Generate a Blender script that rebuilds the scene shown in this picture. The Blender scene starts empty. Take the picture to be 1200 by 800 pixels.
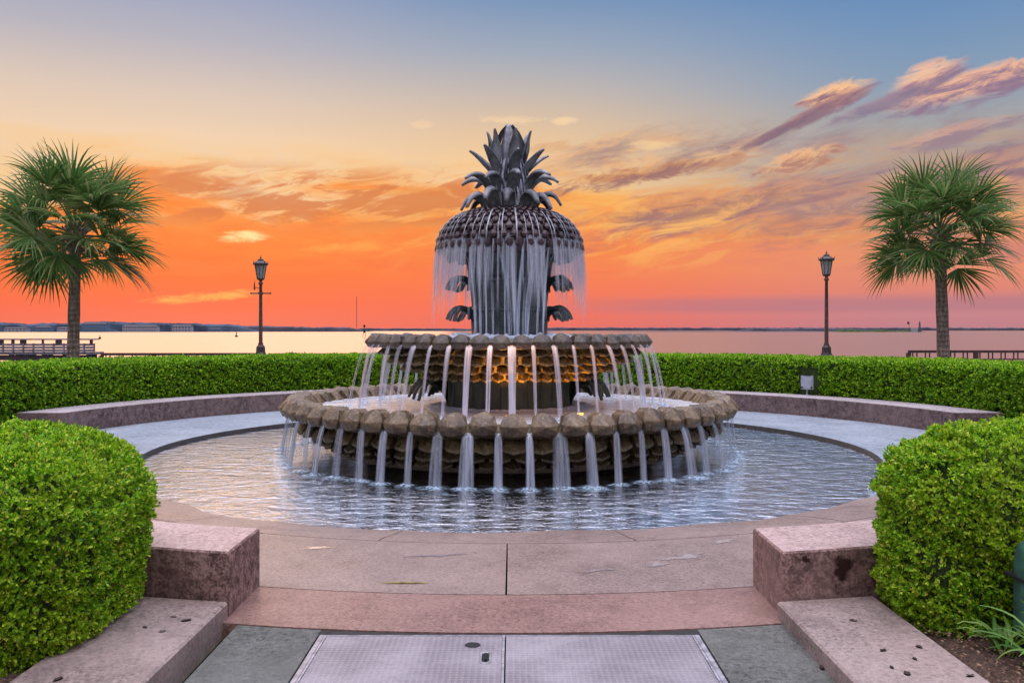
import bpy, math, random
import numpy as np
from mathutils import Vector, noise
R = math.radians
PI = math.pi
random.seed(7)
rng = np.random.default_rng(11)
sc = bpy.context.scene
COL = sc.collection

# ------------------------------------------------------------------ camera
CAM = Vector((0.04, -13.8, 1.8))
cd = bpy.data.cameras.new('camera')
cam = bpy.data.objects.new('camera', cd)
COL.objects.link(cam)
cam.location = CAM
cam.rotation_euler = (R(90), 0, 0)
cd.sensor_width = 36
cd.lens = 31.05
cd.shift_y = -0.01125
cd.clip_start = 0.05
cd.clip_end = 20000
sc.camera = cam

def srgb(r, g, b):
    f = lambda c: (c/12.92 if c <= 0.04045 else ((c+0.055)/1.055)**2.4)
    return (f(r/255), f(g/255), f(b/255), 1)

# ------------------------------------------------------------------ node helper
class NT:
    def __init__(s, tree):
        s.t = tree; s.n = tree.nodes; s.l = tree.links
    def new(s, typ, **kw):
        n = s.n.new(typ)
        for k, v in kw.items(): setattr(n, k, v)
        return n
    def put(s, sock, v):
        if v is None: return
        if isinstance(v, bpy.types.NodeSocket): s.l.new(v, sock)
        else:
            if isinstance(v, tuple) and len(v) == 4 and len(getattr(sock, 'default_value', v)) == 3: v = v[:3]
            sock.default_value = v
    def m(s, op, a, b=None, c=None, clamp=False):
        n = s.new('ShaderNodeMath', operation=op, use_clamp=clamp)
        s.put(n.inputs[0], a); s.put(n.inputs[1], b)
        if c is not None: s.put(n.inputs[2], c)
        return n.outputs[0]
    def vm(s, op, a, b=None):
        n = s.new('ShaderNodeVectorMath', operation=op)
        s.put(n.inputs[0], a); s.put(n.inputs[1], b)
        return n.outputs[0]
    def mix(s, f, a, b, blend='MIX'):
        n = s.new('ShaderNodeMix', data_type='RGBA', blend_type=blend)
        s.put(n.inputs[0], f); s.put(n.inputs[6], a); s.put(n.inputs[7], b)
        return n.outputs[2]
    def ramp(s, f, stops, interp='LINEAR'):
        n = s.new('ShaderNodeValToRGB')
        cr = n.color_ramp; cr.interpolation = interp
        while len(cr.elements) < len(stops): cr.elements.new(0.5)
        for e, (p, c) in zip(cr.elements, stops):
            e.position = p; e.color = c if isinstance(c, tuple) else (c, c, c, 1)
        s.put(n.inputs[0], f)
        return n.outputs[0]
    def noise(s, vec, scale=5, detail=4, rough=0.55, dist=0.0, dims='3D', color=False):
        n = s.new('ShaderNodeTexNoise', noise_dimensions=dims)
        s.put(n.inputs['Vector'], vec); s.put(n.inputs['Scale'], scale)
        n.inputs['Detail'].default_value = detail
        n.inputs['Roughness'].default_value = rough
        n.inputs['Distortion'].default_value = dist
        return n.outputs['Color' if color else 'Fac']
    def smooth(s, v, lo, hi):
        n = s.new('ShaderNodeMapRange', interpolation_type='SMOOTHSTEP')
        s.put(n.inputs[0], v); n.inputs[1].default_value = lo; n.inputs[2].default_value = hi
        return n.outputs[0]
    def xyz(s, x, y, z):
        n = s.new('ShaderNodeCombineXYZ'); s.put(n.inputs[0], x); s.put(n.inputs[1], y); s.put(n.inputs[2], z)
        return n.outputs[0]
    def sep(s, v):
        n = s.new('ShaderNodeSeparateXYZ'); s.put(n.inputs[0], v); return n.outputs
    def bump(s, h, strength=0.3, dist=0.02, normal=None):
        n = s.new('ShaderNodeBump'); s.put(n.inputs['Height'], h)
        n.inputs['Strength'].default_value = strength; n.inputs['Distance'].default_value = dist
        if normal is not None: s.put(n.inputs['Normal'], normal)
        return n.outputs[0]

# ------------------------------------------------------------------ sky
SUN_EL, SUN_AZ = 6.5, -19.0     # degrees, azimuth from +Y towards +X
world = bpy.data.worlds.new('World'); sc.world = world
world.use_nodes = True
N = NT(world.node_tree); N.n.clear()
tc = N.new('ShaderNodeTexCoord')
dx, dy, dz = N.sep(N.vm('NORMALIZE', tc.outputs['Generated']))
DEG = 180/PI
el = N.m('MULTIPLY', N.m('ARCSINE', dz), DEG)
az = N.m('MULTIPLY', N.m('ARCTAN2', dx, dy), DEG)
dn = N.noise(N.xyz(N.m('MULTIPLY', az, 0.10), N.m('MULTIPLY', el, 0.42), 2.0), 1.0, 8, 0.62, 0.8)
dwin = N.m('MULTIPLY', N.smooth(el, 2.5, 6.5), N.m('SUBTRACT', 1.0, N.smooth(el, 9.0, 13.0)))
el_d = N.m('ADD', el, N.m('MULTIPLY', N.m('MULTIPLY', N.m('SUBTRACT', dn, 0.5), dwin), 12.0))
def elramp(stops):
    return N.ramp(N.m('DIVIDE', el_d, 90.0, clamp=True), [(e/90.0, c) for e, c in stops])
left = elramp([(0, srgb(236, 112, 98)), (1.6, srgb(247, 106, 78)), (3.4, srgb(251, 114, 58)), (5.6, srgb(252, 134, 60)),
               (7.2, srgb(249, 148, 74)), (7.9, srgb(249, 176, 112)), (9.6, srgb(246, 202, 150)), (11.5, srgb(240, 208, 176)), (14.2, srgb(220, 199, 184)),
               (17.2, srgb(184, 180, 190)), (20.5, srgb(152, 162, 192)), (27, srgb(140, 152, 190)), (40, srgb(190, 190, 212)), (90, srgb(206, 200, 210))])
mid = elramp([(0, srgb(232, 110, 100)), (1.6, srgb(244, 116, 92)), (3.4, srgb(248, 124, 80)), (6, srgb(249, 144, 74)),
              (8, srgb(248, 166, 84)), (10.5, srgb(245, 202, 150)), (12.8, srgb(226, 194, 160)), (15, srgb(196, 184, 176)),
              (17.5, srgb(160, 170, 186)), (20.5, srgb(122, 150, 186)), (27, srgb(104, 138, 186)), (40, srgb(182, 186, 212)), (90, srgb(206, 200, 210))])
right = elramp([(0, srgb(190, 128, 138)), (1.4, srgb(206, 136, 140)), (2.4, srgb(224, 134, 118)), (4, srgb(232, 148, 112)),
                (6.2, srgb(222, 142, 100)), (8, srgb(205, 150, 124)), (10, srgb(186, 158, 140)), (12, srgb(164, 164, 166)), (14.5, srgb(136, 158, 182)),
                (17.5, srgb(116, 148, 186)), (20.5, srgb(94, 136, 186)), (27, srgb(80, 126, 190)), (40, srgb(176, 184, 214)), (90, srgb(206, 200, 210))])
base = N.mix(N.smooth(az, -20, 3), left, mid)
base = N.mix(N.smooth(az, 0, 26), base, right)
# far from the sunset the low sky is lavender blue
azabs = N.m('ABSOLUTE', az)
anti = N.ramp(N.m('DIVIDE', el, 90.0, clamp=True), [(0, srgb(168, 158, 186)), (0.12, srgb(190, 176, 200)), (0.35, srgb(196, 194, 212)), (1, srgb(206, 200, 210))])
base = N.mix(N.smooth(azabs, 45, 110), base, anti)
# wispy clouds: coordinates in degrees, streaks rising to the right
def rot(ax, ex, deg):
    c, s_ = math.cos(R(deg)), math.sin(R(deg))
    al = N.m('ADD', N.m('MULTIPLY', ax, c), N.m('MULTIPLY', ex, s_))
    ac = N.m('SUBTRACT', N.m('MULTIPLY', ex, c), N.m('MULTIPLY', ax, s_))
    return al, ac
a1, c1 = rot(az, el, 10)
nz1 = N.noise(N.xyz(N.m('MULTIPLY', a1, 0.11), N.m('MULTIPLY', c1, 0.50), 3.3), 1.0, 8, 0.64, 0.45)
nz2 = N.noise(N.xyz(N.m('MULTIPLY', a1, 0.22), N.m('MULTIPLY', c1, 0.95), 9.1), 1.0, 8, 0.64, 0.6)
nz3 = N.noise(N.xyz(N.m('MULTIPLY', az, 0.06), N.m('MULTIPLY', el, 0.9), 5.0), 1.0, 5, 0.55, 0.5)
dens1 = N.smooth(nz1, 0.46, 0.66)
def band(el0, w0, el1, w1):      # soft window in elevation
    return N.m('MULTIPLY', N.smooth(el, el0-w0, el0+w0), N.m('SUBTRACT', 1.0, N.smooth(el, el1-w1, el1+w1)))
wind_r = N.m('MULTIPLY', band(4.6, 1.5, 12.2, 2.2), N.smooth(az, -1, 7))
cl = N.m('MULTIPLY', dens1, wind_r)
cloudcol = N.mix(N.smooth(nz2, 0.42, 0.62), srgb(150, 112, 120), srgb(238, 170, 112))
sky = N.mix(N.m('MULTIPLY', cl, 0.9), base, cloudcol)
# golden patch just right of the pineapple
gold = N.m('MULTIPLY', N.m('MULTIPLY', band(4.2, 1.2, 9.0, 1.5), N.smooth(nz2, 0.44, 0.62)), N.m('MULTIPLY', N.smooth(az, -14, 0), N.m('SUBTRACT', 1.0, N.smooth(az, 8, 20))))
sky = N.mix(N.m('MULTIPLY', gold, 0.55), sky, srgb(255, 196, 104))
# blue-mauve veil top right of the wisps
veil = N.m('MULTIPLY', N.m('MULTIPLY', band(8.5, 1.5, 12.4, 1.2), N.smooth(az, 8, 18)), N.smooth(nz1, 0.38, 0.6))
sky = N.mix(N.m('MULTIPLY', veil, 0.5), sky, srgb(140, 122, 142))
# left deck: broken edge of the orange cloud sheet and darker shreds in it
wl = N.m('MULTIPLY', band(6.6, 0.8, 9.9, 0.9), N.m('MULTIPLY', N.smooth(az, -27, -19), N.m('SUBTRACT', 1.0, N.smooth(az, 0, 5))))
sh = N.m('MULTIPLY', N.smooth(nz2, 0.45, 0.56), wl)
sky = N.mix(N.m('MULTIPLY', sh, 0.85), sky, srgb(216, 122, 74))
wl2 = N.m('MULTIPLY', band(2.0, 1.0, 7.2, 0.9), N.m('SUBTRACT', 1.0, N.smooth(az, 2, 12)))
sky = N.mix(N.m('MULTIPLY', N.m('MULTIPLY', N.smooth(nz3, 0.45, 0.7), wl2), 0.35), sky, srgb(238, 98, 54))
# small pale patches
wl3 = N.m('MULTIPLY', N.m('MULTIPLY', N.smooth(nz3, 0.50, 0.66), band(2.4, 0.8, 7.6, 1.0)), N.m('SUBTRACT', 1.0, N.smooth(az, -14, 2)))
sky = N.mix(N.m('MULTIPLY', wl3, 0.15), sky, srgb(255, 176, 96))
# mauve bar low on the right
sky = N.mix(N.m('MULTIPLY', N.m('MULTIPLY', band(1.1, 0.25, 2.0, 0.35), N.smooth(az, -3, 14)), 0.55), sky, srgb(172, 118, 132))
def blob(px, py, lx, ly, deg, col, amt, edge=0.35, col2=None, amp=6.0):
    """one cloud: centre given as photo pixel -> degrees, half sizes in degrees, rising by deg"""
    u, v = px-600, 386.5-py
    a0 = math.atan(u/1035)*DEG; e0 = math.atan(v/1035*math.cos(math.atan(u/1035)))*DEG
    al, ac = rot(N.m('SUBTRACT', az, a0), N.m('SUBTRACT', el, e0), deg)
    nn = N.m('SUBTRACT', N.noise(N.xyz(N.m('MULTIPLY', al, 0.42), N.m('MULTIPLY', ac, 1.35), px*0.37), 1.0, 9, 0.66, 0.9), 0.5)
    d = N.m('ADD', N.m('POWER', N.m('DIVIDE', al, lx), 2.0), N.m('POWER', N.m('DIVIDE', ac, ly), 2.0))
    d = N.m('SUBTRACT', N.m('ADD', d, N.m('MULTIPLY', nn, amp)), 0.0)
    mask = N.m('SUBTRACT', 1.0, N.smooth(d, 1.0-edge*2, 1.0+edge))
    mask = N.m('MULTIPLY', mask, N.m('GREATER_THAN', dy, 0.0))
    c = col
    if col2 is not None:
        t = N.m('ADD', N.m('DIVIDE', ac, ly), N.m('MULTIPLY', nn, 5.0))
        c = N.mix(N.smooth(t, -0.5, 0.75), col2, col)
    return N.m('MULTIPLY', mask, amt), c
for args in [
    (1150, 100, 5.6, 0.95, 9, srgb(252, 190, 150), 0.95, 0.4, srgb(146, 118, 142), 3.6),
    (1085, 92, 2.2, 0.8, 14, srgb(252, 196, 156), 0.95, 0.4, srgb(156, 124, 144), 3.4),
    (1045, 118, 4.2, 0.42, 17, srgb(160, 126, 142), 0.8, 0.5, srgb(136, 118, 142), 3.0),
    (978, 112, 2.4, 0.75, 12, srgb(253, 196, 146), 0.97, 0.35, srgb(150, 110, 124), 3.0),
    (968, 128, 3.0, 0.50, 21, srgb(176, 130, 128), 0.9, 0.4, srgb(140, 108, 124), 2.4),
    (905, 158, 3.0, 0.30, 25, srgb(150, 116, 124), 0.9, 0.4, srgb(134, 106, 122), 2.0),
    (935, 190, 2.3, 0.62, 14, srgb(255, 194, 136), 0.85, 0.5, srgb(180, 126, 112)),
    (840, 188, 2.6, 0.62, 8, srgb(250, 200, 140), 0.75, 0.6, srgb(196, 140, 110)),
    (745, 205, 5.0, 0.6, 10, srgb(196, 132, 92), 0.9, 0.5, srgb(158, 112, 108)),
    (820, 240, 6.0, 0.8, 6, srgb(226, 150, 100), 0.7, 0.7, srgb(164, 116, 108)),
    (1000, 240, 7.0, 1.0, 10, srgb(190, 140, 128), 0.6, 0.8, srgb(140, 112, 124)),
    (760, 172, 1.6, 0.35, 2, srgb(250, 212, 160), 0.6, 0.6, None),
    (600, 140, 2.0, 0.25, 0, srgb(250, 214, 170), 0.6, 0.6, None),
    (662, 141, 0.8, 0.28, 0, srgb(252, 216, 168), 0.7, 0.5, None),
    (495, 146, 0.7, 0.25, 0, srgb(252, 212, 170), 0.5, 0.5, None),
    (650, 172, 1.8, 0.4, 6, srgb(216, 156, 108), 0.6, 0.6, None),
    (240, 214, 4.2, 0.6, 4, srgb(222, 134, 84), 0.85, 0.6, None),
    (265, 226, 2.0, 0.4, 8, srgb(206, 116, 76), 0.6, 0.6, None),
    (480, 234, 3.8, 0.9, 6, srgb(224, 138, 78), 0.6, 0.8, None),
    (285, 277, 1.3, 0.36, 2, srgb(255, 230, 160), 0.95, 0.7, None),
    (250, 347, 3.4, 0.28, 5, srgb(255, 178, 92), 0.85, 0.7, None),
    (410, 290, 2.4, 0.3, 5, srgb(255, 170, 84), 0.6, 0.8, None),
    (1110, 160, 3.4, 0.5, 10, srgb(226, 170, 150), 0.7, 0.7, srgb(150, 124, 142)),
    (1150, 300, 5.0, 0.7, 4, srgb(190, 118, 126), 0.5, 0.8, None)]:
    mk, c = blob(*args)
    sky = N.mix(mk, sky, c)
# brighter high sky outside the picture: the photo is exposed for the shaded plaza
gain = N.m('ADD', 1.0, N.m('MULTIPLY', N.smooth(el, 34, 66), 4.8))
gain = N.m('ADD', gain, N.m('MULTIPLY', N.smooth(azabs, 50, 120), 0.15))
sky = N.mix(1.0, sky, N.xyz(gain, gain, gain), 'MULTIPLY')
nish = N.new('ShaderNodeTexSky', sky_type='NISHITA')
nish.sun_disc = False
nish.sun_elevation = R(SUN_EL)
nish.sun_rotation = R(SUN_AZ)
bgN = N.new('ShaderNodeBackground'); N.put(bgN.inputs[0], nish.outputs[0]); bgN.inputs[1].default_value = 0.0012
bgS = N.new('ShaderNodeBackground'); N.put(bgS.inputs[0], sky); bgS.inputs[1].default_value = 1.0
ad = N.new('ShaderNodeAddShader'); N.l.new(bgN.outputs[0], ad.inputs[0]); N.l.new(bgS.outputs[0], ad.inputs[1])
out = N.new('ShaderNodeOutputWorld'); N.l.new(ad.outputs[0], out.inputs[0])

# ------------------------------------------------------------------ sun behind thin cloud, low over the water
sl = bpy.data.lights.new('sun', 'SUN'); sl.energy = 0.3; sl.angle = R(30); sl.color = (1.0, 0.62, 0.36)
so = bpy.data.objects.new('sun', sl); COL.objects.link(so)
sd = Vector((math.sin(R(SUN_AZ))*math.cos(R(SUN_EL)), math.cos(R(SUN_AZ))*math.cos(R(SUN_EL)), math.sin(R(SUN_EL))))
so.rotation_euler = (-sd).to_track_quat('-Z', 'Y').to_euler()
so.location = sd*50
sc.view_settings.view_transform = 'Standard'
sc.view_settings.look = 'None'
sc.view_settings.exposure = 0.0
sc.view_settings.gamma = 1
sc.cycles.use_denoising = True
sc.cycles.max_bounces = 8
sc.cycles.transparent_max_bounces = 24
sc.cycles.caustics_reflective = False
sc.cycles.caustics_refractive = False
sc.cycles.sample_clamp_indirect = 6

# ------------------------------------------------------------------ materials
def mat(name):
    m = bpy.data.materials.new(name); m.use_nodes = True
    t = NT(m.node_tree); t.n.clear()
    o = t.new('ShaderNodeOutputMaterial')
    return m, t, o
def pbsdf(t, o, color, rough=0.6, normal=None, metal=0.0, spec=0.5, ior=1.45, link=True):
    b = t.new('ShaderNodeBsdfPrincipled')
    t.put(b.inputs['Base Color'], color); t.put(b.inputs['Roughness'], rough)
    t.put(b.inputs['Metallic'], metal); t.put(b.inputs['Specular IOR Level'], spec); b.inputs['IOR'].default_value = ior
    if normal is not None: t.put(b.inputs['Normal'], normal)
    if link: t.l.new(b.outputs[0], o.inputs[0])
    return b
def obco(t): return t.new('ShaderNodeTexCoord').outputs['Object']
def wpos(t): return t.new('ShaderNodeNewGeometry').outputs['Position']

def granite(name, c0, c1, speck=170, rough=0.55, dirt=0.35, spec=0.4, darkspots=0.0):
    m, t, o = mat(name)
    p = wpos(t)
    big = t.noise(p, 0.9, 5, 0.6)
    mid_ = t.noise(p, 6, 5, 0.65)
    fine = t.noise(p, speck, 2, 0.6)
    fine2 = t.noise(p, speck*0.35, 3, 0.7)
    c = t.mix(t.smooth(t.m('ADD', t.m('MULTIPLY', fine, 0.6), t.m('MULTIPLY', fine2, 0.4)), 0.38, 0.62), c0, c1)
    c = t.mix(t.m('MULTIPLY', t.smooth(mid_, 0.42, 0.68), dirt), c, tuple(x*0.55 for x in c0[:3])+(1,))
    sp_ = t.noise(p, speck*0.22, 4, 0.75)
    c = t.mix(t.m('MULTIPLY', t.smooth(sp_, 0.52, 0.62), 0.75), c, tuple(x*0.45 for x in c0[:3])+(1,))
    c = t.mix(t.m('MULTIPLY', t.smooth(sp_, 0.46, 0.36), 0.45), c, tuple(min(1, x*1.35) for x in c1[:3])+(1,))
    wn = t.noise(p, 2.6, 6, 0.7, 0.8)
    c = t.mix(t.m('MULTIPLY', t.smooth(wn, 0.5, 0.64), dirt*0.9), c, tuple(x*0.7 for x in c0[:3])+(1,))
    c = t.mix(t.m('MULTIPLY', t.smooth(big, 0.35, 0.65), dirt*0.8), c, tuple(min(1, x*1.25) for x in c1[:3])+(1,))
    if darkspots:
        v = t.new('ShaderNodeTexVoronoi'); v.inputs['Scale'].default_value = 2.3
        t.put(v.inputs['Vector'], t.vm('ADD', p, t.vm('SCALE', t.noise(p, 9, 3, 0.6, color=True))))
        c = t.mix(t.m('MULTIPLY', t.m('LESS_THAN', v.outputs[0], 0.055), darkspots), c, (0.06, 0.05, 0.05, 1))
    r = t.m('ADD', rough-0.12, t.m('MULTIPLY', big, 0.3))
    nb = t.bump(t.m('ADD', t.m('MULTIPLY', fine2, 0.6), mid_), 0.25, 0.004)
    pbsdf(t, o, c, r, nb, spec=spec)
    return m
M = {}
M['granite_lav'] = granite('granite_lavender', (0.17, 0.118, 0.10, 1), (0.335, 0.25, 0.215, 1), 150, 0.38, 0.35)
M['granite_red'] = granite('granite_red', (0.175, 0.092, 0.075, 1), (0.33, 0.205, 0.17, 1), 150, 0.38, 0.35)
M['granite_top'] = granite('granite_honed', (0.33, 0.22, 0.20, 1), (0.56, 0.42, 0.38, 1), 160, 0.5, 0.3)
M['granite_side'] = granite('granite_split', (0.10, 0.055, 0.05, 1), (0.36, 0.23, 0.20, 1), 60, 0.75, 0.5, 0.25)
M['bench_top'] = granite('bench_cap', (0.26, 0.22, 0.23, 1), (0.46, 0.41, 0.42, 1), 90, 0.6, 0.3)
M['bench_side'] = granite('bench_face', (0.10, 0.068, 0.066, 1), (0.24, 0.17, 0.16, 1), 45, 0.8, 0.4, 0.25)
M['slab'] = granite('slab_granite', (0.19, 0.14, 0.125, 1), (0.36, 0.28, 0.255, 1), 170, 0.55, 0.45)
M['slate'] = granite('slate_paving', (0.085, 0.09, 0.08, 1), (0.15, 0.15, 0.135, 1), 120, 0.75, 0.5, 0.25)
M['bluestone'] = granite('bluestone', (0.20, 0.235, 0.275, 1), (0.33, 0.37, 0.42, 1), 60, 0.45, 0.4)
M['concrete'] = granite('esplanade_concrete', (0.25, 0.23, 0.21, 1), (0.36, 0.34, 0.31, 1), 40, 0.8, 0.4)

def simple(name, col, rough=0.5, metal=0.0, nscale=14, var=0.35, spec=0.5, bumpd=0.003):
    m, t, o = mat(name); p = obco(t)
    n = t.noise(p, nscale, 5, 0.6)
    c = t.mix(t.smooth(n, 0.3, 0.7), tuple(x*(1-var) for x in col[:3])+(1,), tuple(min(1, x*(1+var)) for x in col[:3])+(1,))
    pbsdf(t, o, c, t.m('ADD', rough-0.08, t.m('MULTIPLY', n, 0.16)), t.bump(n, 0.3, bumpd), metal, spec)
    return m
M['black_iron'] = simple('black_iron', (0.035, 0.028, 0.026, 1), 0.45, 0.0)
M['bronze_iron'] = simple('weathered_post', (0.10, 0.05, 0.04, 1), 0.5, 0.0)
M['joint'] = simple('joint', (0.03, 0.027, 0.026, 1), 0.9)
M['soil'] = simple('mulch', (0.075, 0.045, 0.032, 1), 0.95, nscale=60, var=0.7, bumpd=0.02)
M['alu'] = simple('bright_edge', (0.40, 0.38, 0.40, 1), 0.45, 0.5)
M['hole'] = simple('dark_recess', (0.012, 0.012, 0.013, 1), 0.8)
M['green_box'] = simple('green_enamel', (0.035, 0.10, 0.075, 1), 0.4)
M['grey_wood'] = simple('grey_timber', (0.17, 0.18, 0.20, 1), 0.85, nscale=3, var=0.4)
M['dark_wood'] = simple('dark_timber', (0.05, 0.04, 0.045, 1), 0.85, nscale=3)
M['rail_wood'] = simple('rail_timber', (0.055, 0.032, 0.03, 1), 0.8, nscale=3)
M['land'] = simple('far_trees', (0.06, 0.085, 0.12, 1), 1.0, nscale=0.03, var=0.5, spec=0.05, bumpd=1)  # blue haze of distance is put into the tree colour
M['land_r'] = simple('far_low_land', (0.09, 0.085, 0.105, 1), 1.0, nscale=0.02, var=0.3, spec=0.05, bumpd=1)  # hazy tint of distance put into the land colour
M['build_pale'] = simple('far_building_pale', (0.30, 0.32, 0.36, 1), 0.9)  # distance haze is mixed into the pale and blue building colours
M['build_blue'] = simple('far_building_blue', (0.10, 0.19, 0.27, 1), 0.9)
M['build_roof'] = simple('far_roof', (0.09, 0.08, 0.09, 1), 0.9)
M['white_glass'] = simple('frosted_lens', (0.36, 0.41, 0.48, 1), 0.2, var=0.1)
M['fixture'] = simple('fixture_grey', (0.30, 0.34, 0.38, 1), 0.4)
M['teal_glass'] = simple('teal_plastic', (0.30, 0.50, 0.48, 1), 0.3)
M['lamp_glass'] = simple('lantern_glass', (0.30, 0.31, 0.32, 1), 0.15, var=0.15)
M['grass'] = simple('lawn', (0.06, 0.10, 0.03, 1), 0.95, nscale=30, var=0.5)
M['leaf_litter'] = simple('fallen_leaf', (0.035, 0.02, 0.016, 1), 0.8)
M['twig'] = simple('dry_twig', (0.33, 0.27, 0.10, 1), 0.8)
M['trunk'] = None

# diamond plate
m, t, o = mat('tread_plate')
p = wpos(t); px_, py_, pz_ = t.sep(p)
ua, ub = t.m('MULTIPLY', t.m('ADD', px_, py_), 95.0), t.m('MULTIPLY', t.m('SUBTRACT', px_, py_), 95.0)
h = t.m('MULTIPLY', t.m('SINE', ua), t.m('SINE', ub))
wr = t.noise(p, 2.2, 5, 0.6)
c = t.mix(t.smooth(wr, 0.35, 0.68), (0.22, 0.195, 0.21, 1), (0.34, 0.31, 0.33, 1))
c = t.mix(t.m('MULTIPLY', t.smooth(h, 0.2, 0.7), 0.4), c, (0.42, 0.39, 0.41, 1))
c = t.mix(t.m('MULTIPLY', t.smooth(t.noise(p, 45, 4, 0.7), 0.52, 0.7), 0.5), c, (0.16, 0.13, 0.13, 1))
pbsdf(t, o, c, 0.5, t.bump(h, 0.7, 0.004), 0.2)
M['tread'] = m

# fountain stone: brown mottled, moss and wet streaks
def fountain_stone(name, c0, c1, c2, rough=0.55, wet=0.4):
    m, t, o = mat(name); p = wpos(t)
    n1 = t.noise(p, 3.5, 6, 0.65); n2 = t.noise(p, 28, 5, 0.7); n3 = t.noise(p, 120, 2, 0.6)
    c = t.mix(t.smooth(n1, 0.35, 0.65), c0, c1)
    c = t.mix(t.m('MULTIPLY', t.smooth(n2, 0.5, 0.72), 0.75), c, c2)
    c = t.mix(t.m('MULTIPLY', t.smooth(n3, 0.35, 0.65), 0.3), c, tuple(x*0.5 for x in c0[:3])+(1,))
    sx, sy, sz = t.sep(p)
    st = t.noise(t.xyz(t.m('MULTIPLY', sx, 9.0), t.m('MULTIPLY', sy, 9.0), t.m('MULTIPLY', sz, 0.7)), 1.0, 3, 0.6)
    c = t.mix(t.m('MULTIPLY', t.smooth(st, 0.52, 0.66), wet), c, tuple(x*0.35 for x in c0[:3])+(1,))
    r = t.m('SUBTRACT', rough, t.m('MULTIPLY', t.smooth(st, 0.45, 0.6), 0.25))
    pbsdf(t, o, c, r, t.bump(t.m('ADD', n2, t.m('MULTIPLY', n3, 0.4)), 0.6, 0.012), spec=0.5)
    return m
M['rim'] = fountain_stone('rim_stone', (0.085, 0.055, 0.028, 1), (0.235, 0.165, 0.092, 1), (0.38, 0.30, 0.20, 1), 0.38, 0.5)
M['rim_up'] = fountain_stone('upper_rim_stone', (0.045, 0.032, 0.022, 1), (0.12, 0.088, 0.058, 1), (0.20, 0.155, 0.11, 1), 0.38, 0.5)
M['under'] = fountain_stone('carved_stone', (0.06, 0.045, 0.018, 1), (0.20, 0.15, 0.065, 1), (0.36, 0.29, 0.15, 1), 0.45, 0.6)
M['pedestal'] = fountain_stone('mossy_pedestal', (0.035, 0.045, 0.022, 1), (0.075, 0.085, 0.045, 1), (0.10, 0.07, 0.045, 1), 0.5, 0.6)
M['column'] = fountain_stone('wet_column', (0.03, 0.042, 0.048, 1), (0.07, 0.088, 0.095, 1), (0.11, 0.10, 0.09, 1), 0.25, 0.5)
M['studs'] = fountain_stone('wet_pineapple', (0.022, 0.011, 0.015, 1), (0.06, 0.03, 0.036, 1), (0.10, 0.06, 0.065, 1), 0.22, 0.3)
M['crown'] = fountain_stone('wet_crown', (0.10, 0.108, 0.13, 1), (0.36, 0.385, 0.45, 1), (0.26, 0.20, 0.15, 1), 0.18, 0.4)

# leaves
def leafmat(name, stops, rough=0.45, trans=0.4, patch=0.5, tint=(0.42, 0.46, 0.03, 1), pscale=2.2):
    m, t, o = mat(name)
    g = t.new('ShaderNodeNewGeometry')
    c = t.ramp(g.outputs['Random Per Island'], stops)
    pn = t.noise(g.outputs['Position'], pscale, 4, 0.6)
    c = t.mix(t.m('MULTIPLY', t.smooth(pn, 0.45, 0.65), patch), c, t.mix(0.5, c, tint))
    b = pbsdf(t, o, c, rough, link=False, spec=0.35)
    tr = t.new('ShaderNodeBsdfTranslucent'); t.put(tr.inputs[0], c)
    mx = t.new('ShaderNodeMixShader'); mx.inputs[0].default_value = trans
    t.l.new(b.outputs[0], mx.inputs[1]); t.l.new(tr.outputs[0], mx.inputs[2]); t.l.new(mx.outputs[0], o.inputs[0])
    return m
M['leaf_near'] = leafmat('hedge_leaves_near', [(0, (0.045, 0.14, 0.006, 1)), (0.3, (0.15, 0.38, 0.012, 1)), (0.65, (0.32, 0.60, 0.018, 1)), (0.88, (0.56, 0.76, 0.04, 1)), (0.97, (0.75, 0.74, 0.12, 1)), (1.0, (0.36, 0.17, 0.06, 1))])
M['leaf_far'] = leafmat('hedge_leaves_far', [(0, (0.05, 0.15, 0.006, 1)), (0.5, (0.18, 0.42, 0.014, 1)), (0.85, (0.38, 0.66, 0.02, 1)), (1.0, (0.56, 0.70, 0.05, 1))], tint=(0.14, 0.30, 0.02, 1), pscale=1.0)
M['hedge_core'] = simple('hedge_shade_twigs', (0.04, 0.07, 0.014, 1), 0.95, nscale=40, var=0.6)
M['palm_leaf'] = leafmat('palm_leaflets', [(0, (0.06, 0.14, 0.03, 1)), (0.5, (0.12, 0.22, 0.055, 1)), (0.85, (0.20, 0.29, 0.09, 1)), (1.0, (0.34, 0.32, 0.14, 1))], 0.32, 0.42, 0.35, (0.10, 0.22, 0.09, 1), 1.0)
M['palm_stalk'] = simple('palm_stalk', (0.13, 0.16, 0.06, 1), 0.6)
M['lily'] = leafmat('strap_leaves', [(0, (0.06, 0.16, 0.03, 1)), (0.6, (0.13, 0.28, 0.05, 1)), (1, (0.26, 0.38, 0.10, 1))], 0.4, 0.3)
m, t, o = mat('palm_bark')
p = obco(t); sx, sy, sz = t.sep(p)
rg = t.m('SINE', t.m('ADD', t.m('MULTIPLY', sz, 42.0), t.m('MULTIPLY', t.noise(p, 5, 4, 0.6), 9.0)))
n2 = t.noise(t.xyz(t.m('MULTIPLY', sx, 18.0), t.m('MULTIPLY', sy, 18.0), t.m('MULTIPLY', sz, 2.5)), 1.0, 5, 0.7)
c = t.mix(t.smooth(n2, 0.35, 0.65), (0.14, 0.105, 0.09, 1), (0.34, 0.27, 0.23, 1))
c = t.mix(t.m('MULTIPLY', t.smooth(rg, 0.3, 0.9), 0.35), c, (0.06, 0.045, 0.04, 1))
pbsdf(t, o, c, 0.9, t.bump(t.m('ADD', rg, t.m('MULTIPLY', n2, 2.0)), 0.7, 0.02), spec=0.2)
M['trunk'] = m

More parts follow.
